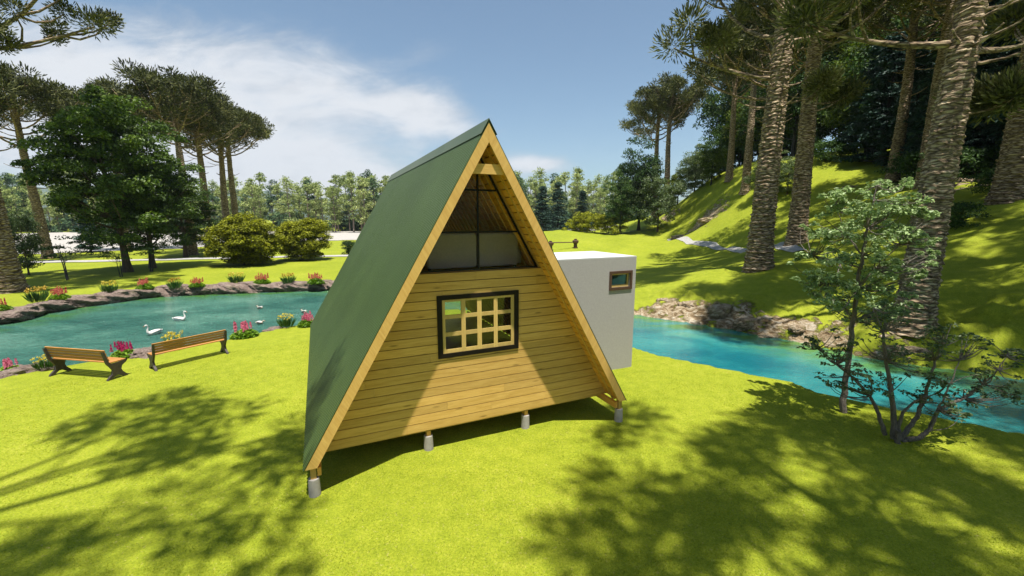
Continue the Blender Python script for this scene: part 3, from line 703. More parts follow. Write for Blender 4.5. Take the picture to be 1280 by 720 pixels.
# ------------------------------------------------------------------ vegetation generators
def leafcards(C, Nn, L, W, r_):
    n_ = len(C); Nn = Nn/(np.linalg.norm(Nn, axis=1)[:, None]+1e-9)
    t = r_.normal(size=(n_, 3)); t -= Nn*(t*Nn).sum(1)[:, None]; t /= np.linalg.norm(t, axis=1)[:, None]+1e-9
    bb = np.cross(Nn, t); L = np.broadcast_to(L, n_)[:, None]; W = np.broadcast_to(W, n_)[:, None]
    V = np.stack([C-t*L*.5, C+bb*W*.5+Nn*W*.12, C+t*L*.5-Nn*L*.12, C-bb*W*.5+Nn*W*.12], 1).reshape(-1, 3)
    return V, np.arange(4*n_).reshape(-1, 4)
def clumpleaves(centres, rads, nper, flat_, leaf, r_, up=.9, spread=.7):
    Cs = np.repeat(centres, nper, 0); rr = np.repeat(rads, nper)
    d_ = r_.normal(size=Cs.shape); d_ /= np.linalg.norm(d_, axis=1)[:, None]; d_ *= (r_.uniform(0, 1, len(Cs))**.42)[:, None]
    # droop toward rim
    rim = np.hypot(d_[:, 0], d_[:, 1])
    off = d_*rr[:, None]*np.array([1, 1, flat_]); off[:, 2] -= rim**2*rr*.22
    Nn = np.array([0, 0, up])+d_*.5+r_.normal(size=Cs.shape)*spread
    s_ = leaf*r_.uniform(.6, 1.35, len(Cs)); return leafcards(Cs+off, Nn, s_, s_*.55, r_)
def limbpath(a, b_, r_, sag=.12, n_=6):
    a = np.asarray(a, float); b_ = np.asarray(b_, float); t = np.linspace(0, 1, n_)[:, None]; L = np.linalg.norm(b_-a)
    w = r_.normal(size=3)*L*.06; p = a+(b_-a)*t+np.sin(t*math.pi)*(w+np.array([0, 0, -sag*L])); return p
def broad(name, seed, H, cr, z0, ncl, clr, flat_, nleaf, leaf, tr, leafm, barkm, stems=1, nlimb=26, lean=(0, 0), top=.75, up=.9, spread=.7, shape='ell', wk=1., egg=0.):
    r_ = np.random.default_rng(seed); root = empty(name)
    cz = (z0+H)/2; hz = (H-z0)/2
    d_ = r_.normal(size=(ncl, 3)); d_ /= np.linalg.norm(d_, axis=1)[:, None]; rad_ = r_.uniform(.12, 1, ncl)**.40
    if shape == 'cone':
        zz = r_.uniform(0, 1, ncl)**1.25; an = r_.uniform(0, 6.283, ncl); rr = (1-zz)**.8*cr*r_.uniform(.55, 1, ncl)
        C = np.stack([np.cos(an)*rr, np.sin(an)*rr, z0+zz*(H-z0)], 1)
    else:
        wob = 1+wk*(.28*np.sin(d_[:, 0]*3+seed)+.22*np.sin(d_[:, 1]*4+d_[:, 2]*3+seed*2))
        C = d_*rad_[:, None]*wob[:, None]*np.array([cr, cr, hz]); C[:, :2] *= (1-egg*C[:, 2:]/hz); C[:, 2] += cz
        C[:, 2] = np.maximum(C[:, 2], z0+clr*.3)
    C[:, 0] += lean[0]*C[:, 2]/H; C[:, 1] += lean[1]*C[:, 2]/H
    rads = clr*r_.uniform(.65, 1.3, ncl)
    V, F = clumpleaves(C, rads, nleaf, flat_, leaf, r_, up, spread)
    b = MB(); b.add(V, F); b.build('crown', leafm, root)
    lb = MB()
    for s_ in range(stems):
        off = np.array([0, 0.]) if stems == 1 else r_.uniform(-1, 1, 2)*tr*4
        tb = MB(); n_ = 12; t = np.linspace(0, 1, n_); path = np.stack([off[0]*(1+t*1.5)+lean[0]*t*top+np.sin(t*5+seed)*tr*.7*t, off[1]*(1+t*1.5)+lean[1]*t*top+np.cos(t*4+seed)*tr*.7*t, t*H*top-.15], 1)
        rd = tr*(1-.82*t)*(1+.5*np.exp(-t*22)); tb.tube(path, rd, 10, jit=.05); tb.build('trunk', barkm, root, smooth=True)
        for i_ in r_.choice(ncl, min(nlimb//stems, ncl), replace=False):
            e_ = C[i_]; zt = min(max(e_[2]*r_.uniform(.5, .8), z0*.55), H*top*.96); k_ = np.interp(zt, path[:, 2], np.arange(n_)); a_ = np.array([np.interp(k_, np.arange(n_), path[:, q_]) for q_ in range(3)])
            r0 = np.interp(k_, np.arange(n_), rd)*.45; p = limbpath(a_, e_, r_, .08); lb.tube(p, np.linspace(r0, r0*.2+.006, len(p)), 5, jit=.05)
    lb.build('limbs', barkm, root, smooth=True)
    return root
PARK = []
class Lib:                                          # first use takes the source tree itself, later uses are copies
    def __init__(s, root): s.root = root; s.first = True
    def put(s, x, y, z, sc, rz, lab, cat, group, tilt=(0, 0)):
        o = s.root if s.first else copy_tree(s.root); s.first = False
        o.location = (float(x), float(y), float(z)); o.scale = (sc,)*3 if not isinstance(sc, tuple) else sc; o.rotation_euler = (tilt[0], tilt[1], rz); return tag(o, lab, cat, group)

def strands(C, D, L, W, r_):
    """three-sided spindles from C along D"""
    n_ = len(C); D = D/(np.linalg.norm(D, axis=1)[:, None]+1e-9); ref = r_.normal(size=(n_, 3)); u = np.cross(D, ref); u /= np.linalg.norm(u, axis=1)[:, None]+1e-9; w = np.cross(D, u)
    mid = C+D*(L*.62)[:, None]; tip = C+D*L[:, None]; a = [0, 2.094, 4.189]
    ms = [mid+(u*math.cos(q_)+w*math.sin(q_))*W[:, None] for q_ in a]
    V = np.stack([C]+ms+[tip], 1).reshape(-1, 3); k_ = np.arange(n_)[:, None]*5
    F = np.concatenate([k_+np.array(f) for f in ((0, 2, 1), (0, 3, 2), (0, 1, 3), (4, 1, 2), (4, 2, 3), (4, 3, 1))]); return V, F
def tuftset(cents, rads, per, r_, wid=.05, sl=(.28, .52)):
    Cs = np.repeat(cents, per, 0); rr = np.repeat(rads, per)
    d_ = r_.normal(size=Cs.shape); d_ /= np.linalg.norm(d_, axis=1)[:, None]
    start = d_*(r_.uniform(.15, .75, len(Cs))*rr)[:, None]*np.array([1, 1, .75])
    D = d_+np.array([0, 0, .55])+r_.normal(size=Cs.shape)*.25
    return strands(Cs+start, D, rr*r_.uniform(sl[0], sl[1], len(Cs)), wid*r_.uniform(.7, 1.4, len(Cs)), r_)
def araucaria(seed, H, tr, zc, reach, nlimb, extra=(), tuft=.95, per=42, wid=.062, gap=0, sl=(.28, .52), lean=(0, 0), sub=3, stubs=10, ringH=.13):
    r_ = np.random.default_rng(seed); root = empty('araucaria_tree')
    n_ = int(H/ringH); t = np.linspace(0, 1, n_)
    ph = r_.uniform(0, 6, 4)
    path = np.stack([lean[0]*t**1.3+np.sin(t*5+ph[0])*.012*H*t, lean[1]*t**1.3+np.sin(t*4+ph[1])*.012*H*t, t*H-.3], 1)
    rd = tr*(1-.62*t)*(1+.35*np.exp(-t*28)); rd = rd*np.where(t > .93, (1-t)/.07*.7+.3, 1)
    ring = np.where(np.arange(n_) % 2 == 0, 1.0, .91)*(1+r_.uniform(-.03, .03, n_)); seg = 40
    tb = MB(); a = np.arange(seg)*2*math.pi/seg
    jag = r_.uniform(-1, 1, (n_, seg)); jag = (jag+np.roll(jag, 1, 1))/2
    zj = r_.uniform(-1, 1, (n_, seg)); zj = (zj+np.roll(zj, 1, 1)+np.roll(zj, 2, 1))/3
    rr = rd[:, None]*ring[:, None]*(1+.085*jag)
    V = np.stack([path[:, :1]+np.cos(a)*rr, path[:, 1:2]+np.sin(a)*rr, path[:, 2:]+zj*ringH*1.1], -1).reshape(-1, 3)
    i = np.arange(n_-1)[:, None]*seg; j = np.arange(seg)[None]; j2 = (j+1) % seg
    tb.add(V, np.stack([i+j, i+j2, i+seg+j2, i+seg+j], -1).reshape(-1, 4)); tb.add(V[-seg:], [tuple(range(seg))]); tb.build('trunk', M['ring_bark'], root, smooth=False)
    def tp(z):
        k_ = np.interp(z, path[:, 2], np.arange(n_)); return np.array([np.interp(k_, np.arange(n_), path[:, q_]) for q_ in range(3)]), np.interp(k_, np.arange(n_), rd)
    lb = MB(); cents = []; rads = []
    specs = []
    sunaz = R(-73.5)
    for k_ in range(nlimb):
        f = k_/(nlimb-1); az = k_*2.399+r_.uniform(-.3, .3); rho = math.sqrt(max(.02, 1-f))*r_.uniform(.82, 1.05)
        z = zc+(H-zc)*f*.72; Lh = reach*rho; ztip = H-(H-zc)*.42*rho**2.6-r_.uniform(0, .22)*(H-zc); rise = max(.2, ztip-z); specs.append((z, az, Lh, rise, True))
    if gap: specs = [q_ for q_ in specs if abs((q_[1]-sunaz+math.pi) % (2*math.pi)-math.pi) > R(gap)]
    for (z, az, Lh, rise) in extra: specs.append((z, az, Lh, rise, True))
    for z, az, Lh, rise, _ in specs:
        p0, r0 = tp(z); t_ = np.linspace(0, 1, 7); dv = np.array([math.cos(az), math.sin(az), 0]); wob = r_.normal(size=3)*Lh*.03
        pts = p0+dv*(t_*Lh)[:, None]+np.array([0, 0, 1.])*((t_**1.5)*rise-.05*Lh*np.sin(t_*math.pi))[:, None]+np.sin(t_*3.14)[:, None]*wob
        lr = min(r0*.42, .045+.016*Lh); lb.tube(pts, lr*(1-.72*t_), 6, jit=.08)
        cents.append(pts[-1]+np.array([0, 0, .25])); rads.append(tuft*r_.uniform(.9, 1.3))
        for q_ in range(sub):
            tq = r_.uniform(.42, .95); bp = np.array([np.interp(tq, t_, pts[:, w_]) for w_ in range(3)]); side = np.array([-dv[1], dv[0], 0])*r_.choice([-1, 1]); ln = Lh*(.12+.22*(1.05-tq)+.06)*r_.uniform(.7, 1.5)
            e_ = bp+(side*r_.uniform(.5, 1)+dv*.6)*ln+np.array([0, 0, ln*r_.uniform(.35, .8)]); lb.tube(limbpath(bp, e_, r_, .12, 4), np.linspace(lr*.45, lr*.2, 4), 5)
            cents.append(e_+np.array([0, 0, .2])); rads.append(tuft*r_.uniform(.65, 1.1))
    cents.append(tp(H-.4)[0]+np.array([0, 0, .3])); rads.append(tuft*1.2)
    for k_ in range(stubs):
        z = r_.uniform(H*.35, zc*1.02); p0, r0 = tp(z); az = r_.uniform(0, 6.28); L = r_.uniform(.8, 2.2); dv = np.array([math.cos(az), math.sin(az), 0]); pts = p0+dv*np.linspace(0, L, 5)[:, None]+np.array([0, 0, 1])*(np.array([0, -.04, -.02, .06, .2])*L)[:, None]
        lb.tube(pts, np.linspace(.07, .025, 5), 5, jit=.1)
    lb.build('limbs', M['ring_bark'], root, smooth=True)
    V, F = tuftset(np.array(cents), np.array(rads), per, r_, wid, sl); b = MB(); b.add(V, F); b.build('crown', M['arau'], root)
    return root

# ---- araucarias in view
def height_to(px, py, Yd, z): return at(px, py, Yd)[2]-z
AL = [Lib(araucaria(11, 24.5, .62, 14.5, 6.9, 20, sub=5, tuft=1.5, per=150, wid=.055, sl=(.2, .4))), Lib(araucaria(12, 24.5, .60, 15.0, 7.3, 20, sub=5, tuft=1.5, per=150, wid=.055, sl=(.2, .4))), Lib(araucaria(13, 24.5, .60, 16.0, 6.2, 18, sub=5, tuft=1.4, per=150, wid=.055, sl=(.2, .4)))]
GA = 'tall umbrella-crowned araucaria trees'
def arau(lib, px, py, Yd, H, rz, lab, flat0=False, tilt=(0, 0)):
    p = at(px, py, Yd); z = G(p[0], p[1]); H *= .865; return AL[lib].put(p[0], p[1], z, (H/24.5*1.08, H/24.5*1.08, H/24.5), rz, lab, 'tree', GA, tilt)
arau(1, 241, 318, 53, 24.6, .3, 'tall umbrella-crowned tree left of the yellow bushes, its thick ringed trunk lit in the sun')
arau(0, 262, 308, 60, 24.3, 1.9, 'umbrella-crowned tree standing just behind the lit trunk left of the bushes')
arau(2, 298, 302, 66, 24.0, 4.1, 'rightmost of the umbrella trees left of the cabin, two bare stubs on its trunk')
arau(0, 286, 300, 70, 26.0, 3.2, 'slender umbrella tree second from the right in the group left of the cabin')
arau(2, 158, 308, 60, 25.5, .9, 'umbrella tree whose crown shows above the dark green leafy tree')
arau(1, 62, 330, 48, 22.5, 2.2, 'leaning umbrella tree behind the thick trunk at the left edge', tilt=(0, R(-7)))
arau(1, 818, 262, 84, 27.0, 1.2, 'left one of the slim pair of umbrella trees left of the hill')
arau(2, 832, 262, 80, 27.5, 2.6, 'right one of the slim pair of umbrella trees left of the hill')
arau(0, 912, 214, 62, 21, 5., 'slim umbrella tree on the crest of the green hill')
arau(2, 931, 243, 54, 23, .4, 'umbrella tree standing right behind the big left trunk on the slope')
arau(1, 947, 300, 40, 24, 2.2, 'umbrella tree close behind and left of the thick foreground-left trunk')
arau(0, 1115, 228, 38, 21, .2, 'umbrella tree with grey trunk rising behind the airy thin tree')
arau(2, 1150, 250, 33, 20, 3.3, 'dark trunked tree hidden behind the big ringed trunk on the right')
def near(seed, px, py, Yd, H, tr, zc, reach, lab, extra=(), lean=(0, 0), n_=26, **kw):
    p = at(px, py, Yd); z = G(p[0], p[1]); o = araucaria(seed, H, tr, zc, reach, n_, extra, lean=lean, per=380, sub=5, tuft=1.1, wid=.030, sl=(.18, .36), ringH=.10, **kw); o.location = (p[0], p[1], z-.1); tag(o, lab, 'tree', GA); return o
near(21, 948, 337, 24, 24, .68, 12.0, 6.0, 'thick ringed trunk of a tall tree on the far bank, leftmost of the near trunks', gap=48, extra=[(10.2, R(178), 5.6, 1.6), (9.0, R(20), 3.2, .8)])
near(22, 995, 305, 30, 25, .62, 13.5, 6.5, 'ringed trunk second in line on the far bank, standing in shade', extra=[(9.5, R(10), 2.6, .3)])
near(23, 1140, 407, 15, 22, .56, 12.0, 5.5, 'big sunlit ringed trunk nearest the river on the right', gap=62, lean=(.5, 0), extra=[(9.3, R(15), 4.5, 1.0), (9.5, R(170), 4.8, .9), (7.3, R(5), 1.6, .3)])
near(24, 1262, 247, 24, 21, .78, 11.5, 6.0, 'thick trunk with ivied base at the right edge of the picture')
near(25, 10, 365, 26, 24, .80, 19.5, 7.5, 'thick ringed trunk at the left edge behind the pond rocks', extra=[(15.2, R(-8), 8.4, 2.2), (13.0, R(-20), 5.2, 1.5), (14.2, R(12), 7.6, 1.8)], lean=(-2.0, 0))

# ---- trees beside and behind the camera whose shadows fall into view
SUN = np.array([-.070, .2374, -1.0])
def shadow_tree(seed, base, H, tr, zc, reach, lab, extra=(), n_=18, **kw):
    kw.setdefault('sub', 4)
    o = araucaria(seed, H, tr, zc, reach, n_, extra, per=110, wid=.05, **kw); o.location = (base[0], base[1], G(base[0], base[1])-.05); tag(o, lab, 'tree', GA)
def ext(base, z, tip):                      # limb from trunk at height z whose tuft shades the ground point tip
    e_ = np.array(tip)-SUN[:2]*(z+1.2)-np.array(base); return (z, math.atan2(e_[1], e_[0]), float(np.hypot(*e_)), 1.2)
bl = (-8.6, 1.6)
shadow_tree(31, bl, 21, .40, 15.5, 4.6, 'tall umbrella tree left of the viewpoint casting the shadow by the benches', [ext(bl, 13.5, (-4.6, 8.6)), ext(bl, 12.5, (-3.9, 5.9)), ext(bl, 15, (-6.6, 9.3)), ext(bl, 16, (-8.2, 10.0)), ext(bl, 15, (-7.3, 8.3))], 3, sub=3)
br = (6.2, 3.0)
shadow_tree(32, (6.05, 3.0), 19.5, .20, 13.0, 3.4, 'tall slim umbrella tree right of the viewpoint casting the shadow on the front lawn', [], 5, sub=2)
shadow_tree(33, (9.6, 1.6), 21, .36, 12.5, 5.0, 'umbrella tree right of the viewpoint casting the shade around the shrub', [ext((9.6, 1.6), 15, (6.6, 8.8)), ext((9.6, 1.6), 14, (7.5, 6.6))], 8)
b3 = (4.8, -1.8)
shadow_tree(34, b3, 20, .34, 14.0, 4.2, 'umbrella tree right behind the viewpoint whose crown shades the lower lawn', [ext(b3, 15, (2.1, 6.3)), ext(b3, 15, (3.5, 5.7)), ext(b3, 14, (2.5, 5.3))], 5, sub=3)
shadow_tree(35, (15.5, 3.5), 22, .4, 13.0, 5.5, 'umbrella tree beyond the right picture edge on the near river bank', [], 18)
shadow_tree(37, (21.5, 13.0), 24, .45, 13, 5.5, 'umbrella tree beyond the right picture edge halfway up the far slope', [], 16)
shadow_tree(38, (25.0, 18.0), 24, .45, 12, 5.5, 'umbrella tree beyond the right picture edge high on the far slope', [], 16)
shadow_tree(39, (17.6, 9.2), 22, .4, 13, 4.6, 'umbrella tree beyond the right picture edge at the far river bank', [], 12)
shadow_tree(36, (-17.5, 3.0), 22, .4, 13.0, 5.5, 'umbrella tree beyond the left picture edge near the pond', [], 16)

# ---- broadleaf and conifer kinds
L_maple = Lib(broad('broadleaf_tree', 51, 15.5, 5.6, 2.4, 190, 1.25, .34, 210, .29, .34, M['maple'], M['bark'], up=1.0, spread=.55, wk=.6, egg=.30))
L_maple2 = Lib(broad('broadleaf_tree', 52, 14.5, 5.4, 2.0, 180, 1.25, .34, 210, .29, .30, M['maple'], M['bark'], up=1.0, spread=.55, wk=.6, egg=.30))
L_dark = [Lib(broad('dark_tree', 60+i_, 20, 6.2, 2.5, 120, 1.9, .5, 110, .52, .40, [M['dark'], M['mixed'], M['dark']][i_], M['dark_bark'])) for i_ in range(3)]
L_small = Lib(broad('small_tree', 65, 8, 3.0, 1.0, 90, .95, .5, 130, .26, .16, M['shrub'], M['bark']))
L_spruce = [Lib(broad('spruce_tree', 70+i_, 16, 3.6, 1.2, 190, 1.2, .22, 80, .42, .28, M['spruce'], M['dark_bark'], top=.97, shape='cone', up=1.2, spread=.5)) for i_ in range(2)]
L_bush = [Lib(broad('round_bush', 75+i_, 4.7, 2.75, .1, 230, .70, .42, 190, .19, .09, M['bush'], M['bark'], stems=3, top=.6, up=1.2, spread=.5, wk=.15)) for i_ in range(2)]
L_hedge = Lib(broad('leafy_shrub', 79, 2.6, 2.2, .1, 60, .6, .4, 110, .18, .06, M['bush'], M['bark'], stems=2, top=.6))
L_dshrub = Lib(broad('leafy_shrub', 80, 2.2, 1.9, .05, 55, .6, .45, 100, .17, .06, M['dark'], M['bark'], stems=2, top=.6))
L_sap = Lib(broad('sapling', 81, 3.0, 1.5, 1.5, 16, .55, .25, 60, .14, .05, M['dark'], M['dark_bark'], stems=2, top=.8, nlimb=14))
def put(lib, px, py, Yd, H0, H, rz, lab, cat, group, wide=1., tilt=(0, 0)):
    p = at(px, py, Yd) if Yd else flat(px, py); z = G(p[0], p[1]); s_ = H/H0
    return lib.put(p[0], p[1], z, (s_*wide, s_*wide, s_), rz, lab, cat, group, tilt)
GB = 'leafy trees and bushes beyond the pond'
put(L_maple, 160, 340, None, 15.5, 15.3, .5, 'large dense deep green leafy tree beyond the pond, left of its pair', 'tree', GB, .84, (0, R(-3)))
put(L_maple2, 191, 335, None, 14.5, 13.5, 2.5, 'dense deep green leafy tree right of its larger neighbour beyond the pond', 'tree', GB, .86)
put(L_maple, 232, 318, 50, 15.5, 8.6, 1.4, 'low dense dark green tree in front of the umbrella tree trunks', 'tree', GB, 1.25)
put(L_spruce[0], 112, 305, 58, 16, 7, .5, 'small dark conifer under the big leafy tree by the pale ground', 'tree', GB, .9)
put(L_small, 32, 320, 34, 8, 5.2, .5, 'small dark leafy tree tucked behind the thick trunk at the left edge', 'tree', GB, .6)
put(L_bush[0], 308, 331, None, 4.6, 4.75, .2, 'larger rounded yellow-green bush, left of the pair', 'bush', GB, 1.12)
put(L_bush[1], 380, 325, None, 4.6, 4.55, 1.2, 'rounded yellow-green bush right of its larger twin, next to the roof edge', 'bush', GB, .98)
put(L_dshrub, 437, 318, None, 2.2, 1.9, .3, 'small dark green shrub beside the cabin roof edge on the meadow', 'bush', GB, .6)
put(L_sap, 88, 350, None, 3.0, 3.2, .3, 'spindly dark sapling with bare stems at the left beyond the pond', 'sapling', 'spindly saplings', 1.1)
put(L_sap, 153, 345, 33, 3.0, 2.6, 2.3, 'spindly sapling beside the trunk of the big leafy tree', 'sapling', 'spindly saplings', .8)
put(L_sap, 184, 334, 36, 3.0, 2.8, 4.3, 'spindly sapling in front of the darker trunk under the leafy trees', 'sapling', 'spindly saplings', 1.2)
GD = 'trees and shrubs by the foot of the hill'
put(L_dark[0], 798, 291, 70, 20, 13.4, .5, 'tall dark broad tree at the left foot of the hill', 'tree', GD, .85)
put(L_dark[2], 775, 291, 68, 20, 9.5, 2.5, 'lower dark tree left of the tall dark one at the hill foot', 'tree', GD, .75)
put(L_small, 822, 285, 66, 8, 8.5, 1.0, 'grey-green leafy tree between the dark tree and the hill', 'tree', GD, .8)
for q_, (px, py, Yd, H, lab) in enumerate([(742, 288, 72, 2.3, 'yellow-green shrub left of the dark tree on the meadow rim'), (722, 288, 74, 1.8, 'leftmost low yellow-green shrub on the meadow rim'), (762, 289, 70, 2.2, 'yellow-green shrub right against the dark tree')]): put(L_hedge, px, py, Yd, 2.6, H*1.5, q_*1.3, lab, 'bush', GD, .95)
for q_, (px, Yd, H, lab) in enumerate([(848, 74, 6.0, 'bushy shrub at the left end of the hill crest'), (868, 72, 6.5, 'bushy shrub second from the left on the hill crest'), (888, 68, 6.5, 'bushy shrub third from the left on the hill crest'), (835, 78, 5, 'low shrub where the crest meets the pair of slim trees')]):
    p = at(px, 240, Yd); (L_small if q_ % 2 else L_dark[1]).put(p[0], p[1], G(p[0], p[1])-.2, H/(8 if q_ % 2 else 20)*np.array([1., 1, 1]).tolist()[0], q_*2., lab, 'bush', GD)
for q_, (px, Yd, H, lab) in enumerate([(878, 84, 8, 'dark bush left of the first tall trunk on the crest'), (898, 82, 9, 'dark bush at the foot of the slim crest tree'), (922, 78, 9, 'dark bush right of the slim crest tree'), (945, 76, 9, 'dark bush between the trunks high on the hill'), (968, 74, 10, 'dark bush behind the leftmost thick trunk, high on the hill'), (992, 74, 9, 'dark bush left of the gap of sky in the wood')]):
    p = at(px, 230, Yd); L_dark[(q_+1) % 3].put(p[0], p[1], G(p[0], p[1])-.8, (H/20*1.3, H/20*1.3, H/20), q_*1.7, lab, 'bush', GD)
# the wood on the hill
GH = 'dark wood covering the hill'; lab_w = 'dark leafy tree crowded in the wood on the hill'; lab_s = 'blue-green spruce in the shade of the wood on the hill'
r_ = np.random.default_rng(5)
spots = [(903, 90, 21), (925, 86, 22), (950, 80, 23), (975, 74, 24), (1000, 78, 26), (1045, 80, 26), (1075, 74, 26), (1100, 66, 26), (1135, 62, 25), (1165, 58, 26), (1200, 56, 26), (1240, 54, 26), (1285, 52, 26), (1330, 50, 25), (1380, 46, 25), (1440, 44, 24),
         (935, 74, 14), (968, 66, 16), (985, 60, 15), (1080, 56, 18), (1140, 48, 18), (1190, 44, 18), (1235, 42, 19), (1290, 38, 20), (1340, 36, 19), (1400, 34, 19), (1060, 66, 15), (1010, 90, 30), (1090, 88, 30), (1160, 76, 30), (1240, 70, 30), (1320, 64, 30)]
for q_, (px, Yd, H) in enumerate(spots):
    p = at(px, 250, Yd); z = G(p[0], p[1]); L_dark[q_ % 3].put(p[0], p[1], z-.2, (H/20*.82, H/20*.82, H/20), r_.uniform(0, 6), lab_w, 'tree', GH)
for q_, (px, Yd, H) in enumerate([(1095, 46, 13), (1075, 50, 12), (1172, 36, 14), (1205, 38, 17), (1240, 34, 15), (1220, 33, 9), (1300, 30, 15), (1345, 27, 15), (1180, 40, 10), (1130, 42, 11)]):
    p = at(px, 250, Yd); z = G(p[0], p[1]); L_spruce[q_ % 2].put(p[0], p[1], z-.2, H/16, r_.uniform(0, 6), lab_s, 'tree', GH)
for q_, (px, Yd, H, lab) in enumerate([(983, 48, 2.6, 'leafy light green undergrowth bush behind the shaded near trunk'), (957, 50, 2.6, 'leafy undergrowth bush behind the leftmost thick trunk'), (1195, 23, 1.6, 'dark bush right beside the big sunlit ringed trunk'), (1255, 25.5, 1.8, 'dark ivy shrub around the trunk at the right edge'), (1030, 52, 3, 'dark undergrowth shrub in the wood under the sky gap'), (1150, 34, 3.2, 'undergrowth shrub behind the big ringed trunk'), (1215, 32, 2.4, 'undergrowth shrub by the grey rock on the shaded slope'), (1285, 31, 3., 'undergrowth shrub at the far right of the shaded slope')]):
    p = at(px, 250, Yd); z = G(p[0], p[1]); (L_small if q_ < 2 else L_dshrub).put(p[0], p[1], z-.1, H/(5. if q_ < 2 else 2.4), q_, lab, 'bush', 'undergrowth on the hill')

# far pine wood: every pine a thing, copies of six kinds
def pine(seed, leafm):
    r2 = np.random.default_rng(seed); root = empty('far_pine'); H = 18; ncl = 34
    zz = r2.uniform(.22, 1, ncl); an = r2.uniform(0, 6.28, ncl); wid = np.interp(zz, [.22, .45, .8, 1], [1.6, 3.4, 2.8, .5])*r2.uniform(.2, 1, ncl)
    C = np.stack([np.cos(an)*wid, np.sin(an)*wid, zz*H], 1); V, F = clumpleaves(C, 1.25*r2.uniform(.6, 1.4, ncl), 55, .6, .55, r2)
    b = MB(); b.add(V, F); b.build('crown', leafm, root)
    t = MB(); t.tube([(0, 0, -.5), (.1, 0, H*.3), (-.1, .1, H*.6), (0, 0, H*.95)], [.30, .24, .16, .05], 6)
    for k_ in range(0, ncl, 2): t.tube([(0, 0, C[k_, 2]-1.2), C[k_]], [.08, .03], 4)
    t.build('trunk', M['pine_bark'], root); return root
LP = [Lib(pine(90+i_, M['pine'] if i_ < 4 else M['pine2'])) for i_ in range(6)]
GP = 'far pines in the wood beyond the meadow'; n_p = 0
for row, (Yd, stp) in enumerate(((142, 4.6), (150, 4.8), (160, 5.0), (172, 5.5))):
    x = -205*Yd/142
    while x < 62:
        xx = x+r_.uniform(-1.5, 1.5); yy = Yd+r_.uniform(-4, 4)
        px = 640+528*xx/yy
        vis = (px < 520) or (640 < px < 800)
        if vis and n_p < 290:
            kind = r_.choice(6, p=[.22, .22, .2, .16, .1, .1]); H = r_.uniform(.70, 1.08)*(.92+.10*row)
            LP[kind].put(xx, yy, G(xx, yy)-.1, (H*1.05, H*1.05, H), r_.uniform(0, 6.28), 'pale green pine in the far wood' if kind < 4 else 'darker blue-green pine in the far wood', 'tree', GP); n_p += 1
        x += stp*r_.uniform(.7, 1.3)
print('pines', n_p)
for q_, (px, Yd, H, lab) in enumerate([(678, 100, 9, 'dark round spruce at the left of the far wood right of the cabin'), (697, 105, 10, 'dark spruce right of the first dark one beyond the meadow'), (727, 100, 8, 'dark spruce above the yellow-green shrubs')]):
    p = at(px, 280, Yd); L_spruce[q_ % 2].put(p[0], p[1], G(p[0], p[1])-.1, H/16*1.25, q_, lab, 'tree', 'dark spruces before the far wood')

for q_, (x, y, H, lab) in enumerate([(-26, -22, 14, 'dark leafy tree far behind the viewpoint on the left'), (-14, -30, 16, 'dark leafy tree behind the viewpoint'), (-3, -34, 17, 'tall leafy tree straight behind the viewpoint'), (9, -30, 16, 'dark leafy tree behind the viewpoint on the right'), (20, -24, 15, 'dark leafy tree far behind the viewpoint on the right')]):
    L_dark[q_ % 3].put(x, y, 0, H/20, q_*1.1, lab, 'tree', 'trees behind the viewpoint')
L_under = Lib(broad('understory_shrub', 83, 5.0, 4.2, .2, 26, 1.5, .6, 60, .8, .1, M['pine2'], M['bark'], nlimb=6))
for q_ in range(70):
    yy = r_.uniform(139, 176); px = r_.choice([r_.uniform(-40, 500), r_.uniform(-40, 500), r_.uniform(650, 810)]); x = (px-640)/528*yy
    L_under.put(x, yy, G(x, yy)-.1, r_.uniform(.6, 1.25), r_.uniform(0, 6), 'dark shrub under the pines of the far wood', 'bush', 'undergrowth of the far wood')
# ---- thin tree and multi-stem shrub by the river
def stemtree(name, stems, pads, leafm, barkm, lab, cat, leafsz, nper, Y0, flat_=.35, group=None, seed=3):
    r2 = np.random.default_rng(seed); b0 = flat(*stems[0][0][:2]); root = empty(name, (b0[0], b0[1], 0)); root_l = np.array([b0[0], b0[1], 0])
    for k_, st in enumerate(stems):
        pts = np.array([at(x_, y_, Y0+dy) for x_, y_, dy, rr_ in st])-root_l; rd = [q_[3] for q_ in st]
        t_ = np.arange(len(pts)); tt = np.linspace(0, len(pts)-1, len(pts)*4); pp = np.stack([np.interp(tt, t_, pts[:, w_]) for w_ in range(3)], 1); pp[1:-1] = (pp[:-2]+pp[1:-1]*2+pp[2:])/4
        pp += r2.normal(size=pp.shape)*.008; b = MB(); b.tube(pp, np.interp(tt, t_, rd), 8, jit=.08); b.build('trunk', barkm, root, smooth=True)
    C = np.array([at(x_, y_, Y0+dy) for x_, y_, dy, rr_ in pads])-root_l; rads = np.array([q_[3] for q_ in pads])
    # split pads into smaller sub-pads
    C2 = np.repeat(C, 9, 0)+r2.normal(size=(len(C)*9, 3))*np.repeat(rads, 9)[:, None]*np.array([.62, .62, .36]); rr = np.repeat(rads, 9)*r2.uniform(.25, .5, len(C2))
    V, F = clumpleaves(C2, rr, nper, flat_, leafsz, r2, 1.1, .5); b = MB(); b.add(V, F); b.build('crown', leafm, root)
    lb = MB(); allp = np.concatenate([np.array([at(x_, y_, Y0+dy) for x_, y_, dy, rr_ in st[1:]])-root_l for st in stems])
    for c_ in C2:
        dd = np.linalg.norm(allp-c_, axis=1)+np.where(allp[:, 2] > c_[2]+.1, 1.5, 0); a_ = allp[dd.argmin()]; lb.tube(limbpath(a_, c_, r2, .1, 5), np.linspace(.014, .004, 5), 4)
    lb.build('twigs', barkm, root, smooth=True); return tag(root, lab, cat, group)
bY = flat(1053, 515)[1]
